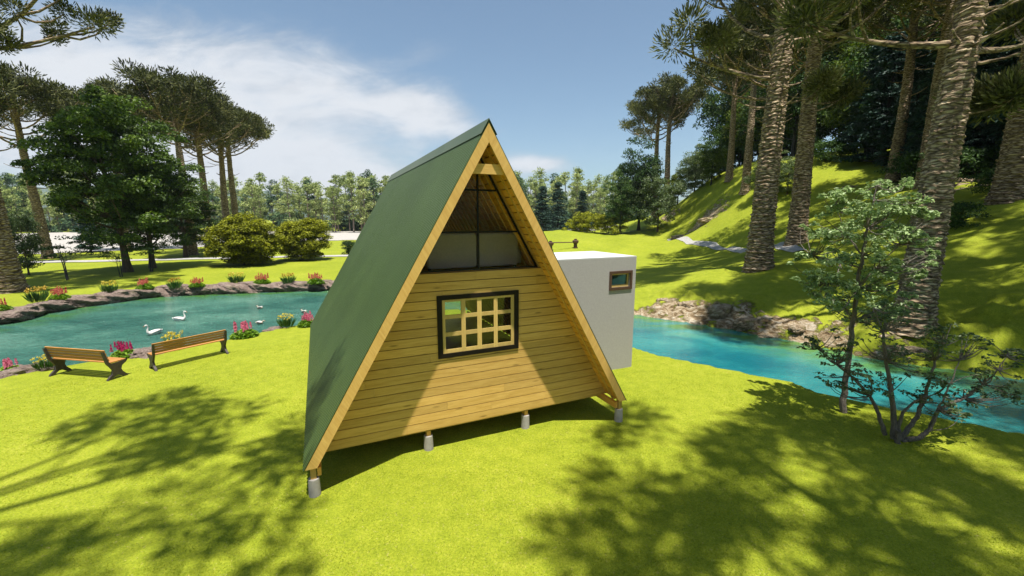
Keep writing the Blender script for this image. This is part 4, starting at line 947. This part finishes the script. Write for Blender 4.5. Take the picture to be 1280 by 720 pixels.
thin_pads = []
r2 = np.random.default_rng(17)
for x_, y_, rr_ in [(1095, 236, .42), (1075, 250, .40), (1120, 250, .42), (1055, 262, .35), (1140, 262, .32), (1045, 245, .26), (1085, 268, .45), (1110, 275, .45), (1065, 290, .42), (1040, 295, .30), (1095, 300, .45), (1125, 300, .40), (1150, 300, .28), (1018, 288, .2), (1050, 320, .36), (1030, 335, .34), (1080, 325, .36), (1010, 318, .22), (1110, 330, .34), (1060, 350, .38), (1035, 362, .36), (1090, 352, .36), (1120, 360, .34), (1070, 378, .36), (1045, 380, .3), (1100, 385, .38), (1128, 385, .3), (1012, 350, .22), (1140, 340, .24), (1165, 318, .2), (1160, 265, .2)]:
    thin_pads.append((x_, y_, r2.uniform(-.8, .8), rr_*.95))
stemtree('thin_tree', [[(1053, 515, 0, .075), (1056, 480, 0, .062), (1062, 440, 0, .055), (1067, 400, 0, .048), (1072, 360, 0, .04), (1078, 320, 0, .034), (1084, 285, 0, .026), (1092, 250, 0, .016), (1096, 232, 0, .006)], [(1067, 400, 0, .02), (1050, 375, .2, .014), (1035, 350, .3, .008)], [(1072, 360, 0, .022), (1095, 335, -.2, .014), (1125, 305, -.3, .008)], [(1078, 320, 0, .02), (1060, 295, .2, .012), (1045, 262, .3, .006)], [(1076, 335, 0, .02), (1050, 328, .2, .012), (1015, 318, .3, .006)]],
         thin_pads, M['pale'], M['grey_bark'], 'slender tree with pale airy foliage leaning up beside the river', 'tree', .09, 40, bY, .6)
sY = flat(1130, 550)[1]
sp = [(1030, 440, .3, .30), (1050, 452, .3, .34), (1012, 428, .4, .2), (1075, 462, -.2, .30), (1040, 478, .4, .24), (1100, 420, 0, .34), (1120, 440, .2, .40), (1090, 400, .2, .30), (1140, 462, -.3, .40), (1110, 470, .3, .36), (1085, 485, -.2, .26), (1160, 430, 0, .30), (1180, 445, .3, .38), (1165, 480, -.2, .32), (1200, 430, .3, .34), (1222, 425, .2, .22), (1190, 500, -.2, .34), (1215, 490, 0, .30), (1240, 478, .2, .34), (1260, 455, .2, .28), (1255, 492, 0, .22), (1200, 516, -.2, .18), (1270, 445, .3, .2), (1130, 395, .1, .26), (1165, 410, .3, .2), (1225, 462, 0, .28), (1150, 495, .2, .22), (1060, 430, .3, .2)]
stemtree('multi_stem_shrub', [[(1118, 548, 0, .07), (1118, 520, 0, .05), (1114, 490, 0, .04), (1108, 450, 0, .03), (1104, 415, 0, .02), (1092, 385, .1, .008)], [(1106, 543, .1, .045), (1100, 520, .1, .038), (1088, 495, .2, .032), (1064, 470, .3, .024), (1045, 455, .3, .016), (1022, 436, .4, .006)],
        [(1124, 549, 0, .05), (1142, 528, 0, .042), (1154, 505, 0, .034), (1162, 475, 0, .026), (1170, 450, .1, .02), (1180, 432, .2, .008)], [(1126, 552, 0, .055), (1150, 546, -.1, .045), (1162, 538, -.1, .04), (1172, 512, -.1, .034), (1205, 498, 0, .028), (1230, 480, .1, .022), (1248, 462, .1, .014), (1258, 445, .2, .007)], [(1120, 545, 0, .04), (1128, 515, -.1, .028), (1150, 498, -.2, .018), (1170, 492, -.2, .008)], [(1172, 512, -.1, .02), (1188, 480, -.1, .014), (1200, 450, .1, .008)], [(1123, 556, -.1, .05), (1123, 538, -.1, .048)]],
         sp, M['shrub'], M['grey_bark'], 'multi-stemmed shrub with small dark leaf pads on the near river bank', 'shrub', .075, 17, sY, .35, seed=5)

# ------------------------------------------------------------------ flowers
def flower_clump(kind, petal, seed, rad_, hgt):
    r2 = np.random.default_rng(seed); root = empty('flower_clump')
    if kind == 'lupin':
        n_ = 800; a = r2.uniform(0, 6.28, n_); q_ = r2.uniform(0, 1, n_)**.5*rad_; C = np.stack([np.cos(a)*q_, np.sin(a)*q_*.8, hgt*.48*(1-(q_/rad_)**2*.7)*r2.uniform(.2, 1, n_)+.03], 1)
        V, F = leafcards(C, np.array([0, 0, 1.])+r2.normal(size=C.shape)*.4, rad_*.34, rad_*.15, r2); b = MB(); b.add(V, F); b.build('leaves', M['leafgreen'], root)
        b = MB(); ns = 15
        for k_ in range(ns):
            a = r2.uniform(0, 6.28); q_ = r2.uniform(0, .8)*rad_; x_, y_ = math.cos(a)*q_, math.sin(a)*q_*.8; h = hgt*r2.uniform(.72, 1.0); m_ = 46; t_ = r2.uniform(0, 1, m_); an = r2.uniform(0, 6.28, m_); w_ = rad_*.10*(1-t_*.75)
            C = np.stack([x_+np.cos(an)*w_, y_+np.sin(an)*w_, h*(.55+.45*t_)], 1); V, F = leafcards(C, np.stack([np.cos(an), np.sin(an), np.full(m_, .4)], 1), rad_*.11, rad_*.10, r2); b.add(V, F)
        b.build('flower_spikes', petal, root)
    else:
        n_ = 150; a = r2.uniform(0, 6.28, n_); q_ = r2.uniform(0, 1, n_)**.5*rad_*.6; base = np.stack([np.cos(a)*q_, np.sin(a)*q_*.8, np.zeros(n_)], 1)
        D = np.stack([np.cos(a)*q_/rad_*.9, np.sin(a)*q_/rad_*.8, np.ones(n_)], 1)+r2.normal(size=(n_, 3))*.12; L = hgt*r2.uniform(.5, .92, n_); V, F = strands(base, D, L, np.full(n_, rad_*.032), r2); b = MB(); b.add(V, F); b.build('leaves', M['blade'], root)
        b = MB(); ns = 34
        for k_ in range(ns):
            a = r2.uniform(0, 6.28); q_ = r2.uniform(0, 1)**.5*rad_*.92; c_ = np.array([math.cos(a)*q_, math.sin(a)*q_*.8, hgt*r2.uniform(.72, 1.0)]); C = c_+r2.normal(size=(9, 3))*rad_*.045; V, F = leafcards(C, C-c_+np.array([0, -.02, .03]), rad_*.12, rad_*.10, r2); b.add(V, F)
        b.build('blossoms', petal, root)
    return root
FK = {}
def flowers(kind, colr, px, py, w_px, lab, zoff=0.):
    p = flat(px, py); sc = w_px/528*p[1]/2*.88
    key = (kind, colr)
    if key not in FK: FK[key] = Lib(flower_clump(kind, M[colr], len(FK)+200, 1., 1.5))
    FK[key].put(p[0], p[1], max(G(p[0], p[1]), -.02)-.03+(.16 if py < 395 else 0.), sc, px*.7, lab, 'flowers', 'flower clumps round the pond')
for a_ in [('blade', 'orange', 48, 381, 30, 'clump of orange-yellow flowers and blades behind the far rocks at the left'), ('lupin', 'red', 76, 377, 26, 'red flowered clump next to the orange one behind the far rocks'), ('blade', 'yellow', 138, 369, 24, 'yellow-tipped bladed clump third along the far rocks'),
        ('lupin', 'red', 182, 364, 23, 'coral flowered clump in front of the leafy tree trunks'), ('blade', 'orange', 219, 363, 21, 'bladed clump fifth along the far rocks, between two coral ones'), ('lupin', 'red', 247, 361, 20, 'coral flowered clump left of the yellow-green bushes'),
        ('blade', 'yellow', 296, 357, 22, 'green bladed clump in front of the larger round bush'), ('lupin', 'red', 328, 357, 22, 'coral flowered clump in front of the gap between the bushes'), ('blade', 'orange', 361, 357, 21, 'bladed clump in front of the right round bush'),
        ('lupin', 'red', 395, 357, 23, 'coral flowered clump nearest the cabin roof on the far side'), ('lupin', 'pink', 10, 466, 36, 'pink lupin clump at the left edge on the near shore'), ('blade', 'yellow', 56, 460, 28, 'yellow flower clump next to the left bench on the near shore'),
        ('lupin', 'magenta', 155, 446, 36, 'deep magenta lupin clump between the two benches'), ('blade', 'yellow', 218, 436, 34, 'yellow flower clump peeping over the right bench backrest'), ('lupin', 'pink', 306, 421, 36, 'pale pink lupin clump right of the right bench'),
        ('blade', 'yellow', 358, 409, 27, 'yellow flower clump between pink lupins by the shore near the cabin'), ('lupin', 'pink', 384, 407, 30, 'bright pink lupin clump touching the roof edge'), ('lupin', 'red', 2, 392, 26, 'leafy clump at the left edge on the far pond side')]:
    flowers(*a_)

# ------------------------------------------------------------------ swans and ducks
def bird(name, scale, neck, bodym):
    root = empty(name)
    if neck: pts = [(-.52, 0, .24), (-.44, 0, .20), (-.30, 0, .15), (-.12, 0, .12), (.08, 0, .12), (.24, 0, .14), (.33, 0, .20), (.375, 0, .30), (.37, 0, .40), (.335, 0, .50), (.325, 0, .60), (.35, 0, .68), (.40, 0, .715), (.45, 0, .705), (.49, 0, .685)]; rd = [.02, .07, .13, .175, .185, .15, .10, .065, .048, .042, .040, .044, .056, .046, .022]
    else: pts = [(-.40, 0, .22), (-.32, 0, .17), (-.18, 0, .12), (0, 0, .11), (.16, 0, .13), (.24, 0, .18), (.27, 0, .26), (.29, 0, .31), (.34, 0, .33), (.39, 0, .315), (.42, 0, .30)]; rd = [.02, .07, .13, .15, .13, .09, .06, .06, .065, .05, .02]
    b = MB(); P_ = np.array(pts); t_ = np.arange(len(P_)); tt = np.linspace(0, len(P_)-1, len(P_)*4); pp = np.stack([np.interp(tt, t_, P_[:, w_]) for w_ in range(3)], 1)
    for _ in range(3): pp[1:-1] = (pp[:-2]+2*pp[1:-1]+pp[2:])/4
    b.tube(pp, np.interp(tt, t_, rd), 14, sq=1.); b.build('body', bodym, root, smooth=True)
    e_ = P_[-1]; b = MB(); b.tube([e_+(-.01, 0, .0), e_+(.05, 0, -.02), e_+(.10, 0, -.035)], [.024, .018, .008], 8); b.build('beak', M['beak'], root, smooth=True)
    for s_ in (-1, 1):
        b = MB(); q_ = 12; a = np.linspace(0, 1, q_); L = .55 if neck else .42
        path = np.stack([.20-L*1.15*a, s_*(.13+.05*np.sin(a*3.14)-.08*a), .17+.10*a+.03*np.sin(a*3.14)], 1); b.tube(path, np.maximum(.012, .105*np.sin((a*.86+.14)*3.14)**.7), 10, sq=.38); b.build('wing', M['wing'], root, smooth=True)
    return root
sw = bird('swan', 1, True, M['swan']); sw2 = copy_tree(sw)
for o_, (px, py), rz, lab in ((sw, (193, 418), R(250), 'white swan nearest the benches with its head turned to the viewer'), (sw2, (225, 401), R(8), 'greyish white swan farther out swimming to the right')):
    p = flat(px, py, WL); o_.location = (p[0], p[1], WL+.0); o_.rotation_euler = (0, 0, rz); o_.scale = (.64,)*3; tag(o_, lab, 'swan', 'swans on the pond')
dk = bird('duck', 1, False, M['duckbody']); dk2 = copy_tree(dk); dk3 = copy_tree(dk)
for o_, (px, py), rz, lab in ((dk, (325, 386), R(170), 'small pale duck in the middle of the far pond'), (dk2, (325, 405), R(10), 'small duck just behind the pink lupins'), (dk3, (380, 391), R(160), 'small duck close to the cabin roof edge')):
    p = flat(px, py, WL); o_.location = (p[0], p[1], WL+.0); o_.rotation_euler = (0, 0, rz); o_.scale = (.48,)*3; tag(o_, lab, 'duck', 'ducks on the pond')

# low posts with a rail on the meadow behind the annex
fn = empty('post_and_rail', (0, 0, 0)); pa = flat(719, 318); pb = flat(688, 319)
tag(fn, 'low brown rail between two turned urn-topped posts on the meadow behind the annex', 'fence')
for p in (pa, pb):
    z = G(p[0], p[1]); b = MB(); b.tube([(p[0], p[1], z+h_) for h_ in (0, .10, .12, .55, .60, .75, .95, 1.0, 1.04, 1.14, 1.2)], [.34, .34, .24, .22, .30, .40, .40, .30, .18, .20, .05], 12); b.build('post', M['brown_frame'], fn, smooth=False)
za = G(pa[0], pa[1]); b = MB(); b.tube([(pa[0], pa[1], za+.75), (pb[0], pb[1], za+.75)], .07, 6); b.build('rail', M['brown_frame'], fn)

hz = MB(); hz.box(-2600, 2600, -300, 2400, -4, 330); hm, nt, o = mat('thin_air'); n = N(nt)
pv = n.n('ShaderNodeVolumePrincipled', {'Color': (.80, .88, 1., 1), 'Density': HAZE, 'Anisotropy': .2}); nt.links.new(pv.outputs[0], o.inputs[1])
if HAZE: tag(hz.build('haze', hm), kind='stuff')
# short grass on the near lawn
r2 = np.random.default_rng(77); nb_ = 420000
rr_ = 3.5*(17./3.5)**r2.uniform(0, 1, nb_); aa_ = r2.uniform(R(-56), R(56), nb_); gx = np.sin(aa_)*rr_; gy = np.cos(aa_)*rr_
dd_, ff_ = wdist(gx, gy); lu = (gx-CX)*math.cos(YAW)+(gy-CY)*math.sin(YAW); lv = -(gx-CX)*math.sin(YAW)+(gy-CY)*math.cos(YAW)
keep = (dd_ > .05) & ~ff_ & (gy > 2.5) & ~((np.abs(lu) < 2.9) & (lv > 1.5) & (lv < LC)) & ~((lu > 0) & (lu < 5.8) & (lv > 2.7) & (lv < 5.0))
gx, gy, rr_ = gx[keep], gy[keep], rr_[keep]; m_ = len(gx); gz = ground(gx, gy)-.004
az_ = r2.uniform(0, 6.28, m_); clump = fbm(gx*2.2, gy*2.2, 3, 55); hgt = (.007+.013*clump)*r2.uniform(.6, 1.3, m_); wd = .0035+.00055*rr_; ln_ = r2.normal(size=(m_, 2))*hgt[:, None]*.55
B0 = np.stack([gx-np.cos(az_)*wd, gy-np.sin(az_)*wd, gz], 1); B1 = np.stack([gx+np.cos(az_)*wd, gy+np.sin(az_)*wd, gz], 1); B2 = np.stack([gx+ln_[:, 0], gy+ln_[:, 1], gz+hgt], 1)
b = MB(); b.add(np.stack([B0, B1, B2], 1).reshape(-1, 3), np.arange(3*m_).reshape(-1, 3)); tag(b.build('grass', M['grass']), 'short yellow-green grass growing on the near lawn', 'grass', kind='stuff')
# ------------------------------------------------------------------ light and sky
sd = Vector((-.070, .2374, -1.0)).normalized()
sun_d = bpy.data.lights.new('sun', 'SUN'); sun_d.energy = 5.0; sun_d.angle = R(.8); sun_d.color = (1, .955, .88)
sun = bpy.data.objects.new('sun', sun_d); COL.objects.link(sun); sun.rotation_euler = sd.to_track_quat('-Z', 'Y').to_euler()
elev = math.asin(-sd.z); az = math.atan2(-sd.x, -sd.y)
w = bpy.data.worlds.new('World'); scene.world = w; w.use_nodes = True; nt = w.node_tree; nt.nodes.clear(); n = N(nt)
sky = n.n('ShaderNodeTexSky'); sky.sky_type = 'NISHITA'; sky.sun_disc = False; sky.sun_elevation = elev; sky.sun_rotation = az; sky.altitude = 200; sky.air_density = 1.0; sky.dust_density = 1.2; sky.ozone_density = 1.2
tc = n.n('ShaderNodeTexCoord').outputs['Generated']; sp_ = n.n('ShaderNodeSeparateXYZ', {0: tc})
yy = n.math('MAXIMUM', sp_.outputs[1], .08); Xd = n.math('DIVIDE', sp_.outputs[0], yy); Zd = n.math('DIVIDE', sp_.outputs[2], yy)
zz = n.math('ADD', n.math('MAXIMUM', sp_.outputs[2], 0.), .13)
pl = n.n('ShaderNodeCombineXYZ', {0: n.math('DIVIDE', sp_.outputs[0], zz), 1: n.math('DIVIDE', sp_.outputs[1], zz), 2: 0.}).outputs[0]
n1 = n.noise(pl, .85, 9, .60, .35)
cvec = n.n('ShaderNodeCombineXYZ', {0: Xd, 1: n.math('MULTIPLY', Zd, 2.6), 2: 0.}).outputs[0]
n2 = n.noise(cvec, 4.2, 10, .64, .5)
def blob(px, py, wx, wy, amp):
    d_ = ray(px, py); X0, Z0 = d_[0]/d_[1], d_[2]/d_[1]; ax_, az_ = wx/528, wy/528
    u = n.math('DIVIDE', n.math('SUBTRACT', Xd, X0), ax_); v_ = n.math('DIVIDE', n.math('SUBTRACT', Zd, Z0), az_)
    q_ = n.math('ADD', n.math('MULTIPLY', u, u), n.math('MULTIPLY', v_, v_)); return n.math('MULTIPLY', n.math('EXPONENT', n.math('MULTIPLY', q_, -1.)), amp)
tot = None
for bb in [(60, 150, 330, 105, .62), (350, 215, 190, 48, .66), (400, 130, 150, 26, .22), (550, 155, 55, 20, .48), (672, 205, 50, 12, .60), (720, 243, 70, 10, .34), (505, 128, 60, 14, .30), (1150, 60, 120, 30, .2), (330, 80, 190, 45, .30), (60, 40, 200, 60, .22), (560, 240, 200, 22, .35)]:
    t_ = blob(*bb); tot = t_ if tot is None else n.math('ADD', tot, t_)
front = n.math('GREATER_THAN', sp_.outputs[1], .05); tot = n.math('MULTIPLY', tot, front)
dens = n.math('ADD', n.math('MULTIPLY_ADD', n2, .75, -.375), n.math('ADD', n.math('MULTIPLY_ADD', n1, .5, -.25), tot))
cl = n.n('ShaderNodeMapRange', {'Value': dens, 'From Min': .14, 'From Max': .70, 'To Max': .95}, interpolation_type='SMOOTHSTEP').outputs[0]
shade = n.noise(cvec, 7.5, 5, .55)
ccol = n.ramp(n.math('ADD', n.math('MULTIPLY', shade, .6), n.math('MULTIPLY', cl, .35)), [(.30, (5.0, 5.4, 5.9)), (.62, (7.7, 7.9, 8.2))])
skc = n.mix(1., n.n('ShaderNodeHueSaturation', {'Color': sky.outputs[0], 'Saturation': .92, 'Value': 1.0}).outputs[0], (1.02, 1.22, 1.24), 'MULTIPLY')
mixc = n.mix(cl, skc, ccol)
bg = n.n('ShaderNodeBackground', {'Color': mixc, 'Strength': .061}); wo = n.n('ShaderNodeOutputWorld'); nt.links.new(bg.outputs[0], wo.inputs[0])

vs = scene.view_settings; vs.view_transform = 'Standard'; vs.look = 'None'; vs.gamma = 1; vs.exposure = .84; vs.use_curve_mapping = False
scene.render.engine = 'CYCLES'; scene.cycles.max_bounces = 7; scene.cycles.diffuse_bounces = 5; scene.cycles.glossy_bounces = 3; scene.cycles.transparent_max_bounces = 10; scene.cycles.transmission_bounces = 3
scene.cycles.use_adaptive_sampling = True
scene.render.resolution_x = 1024; scene.render.resolution_y = 576
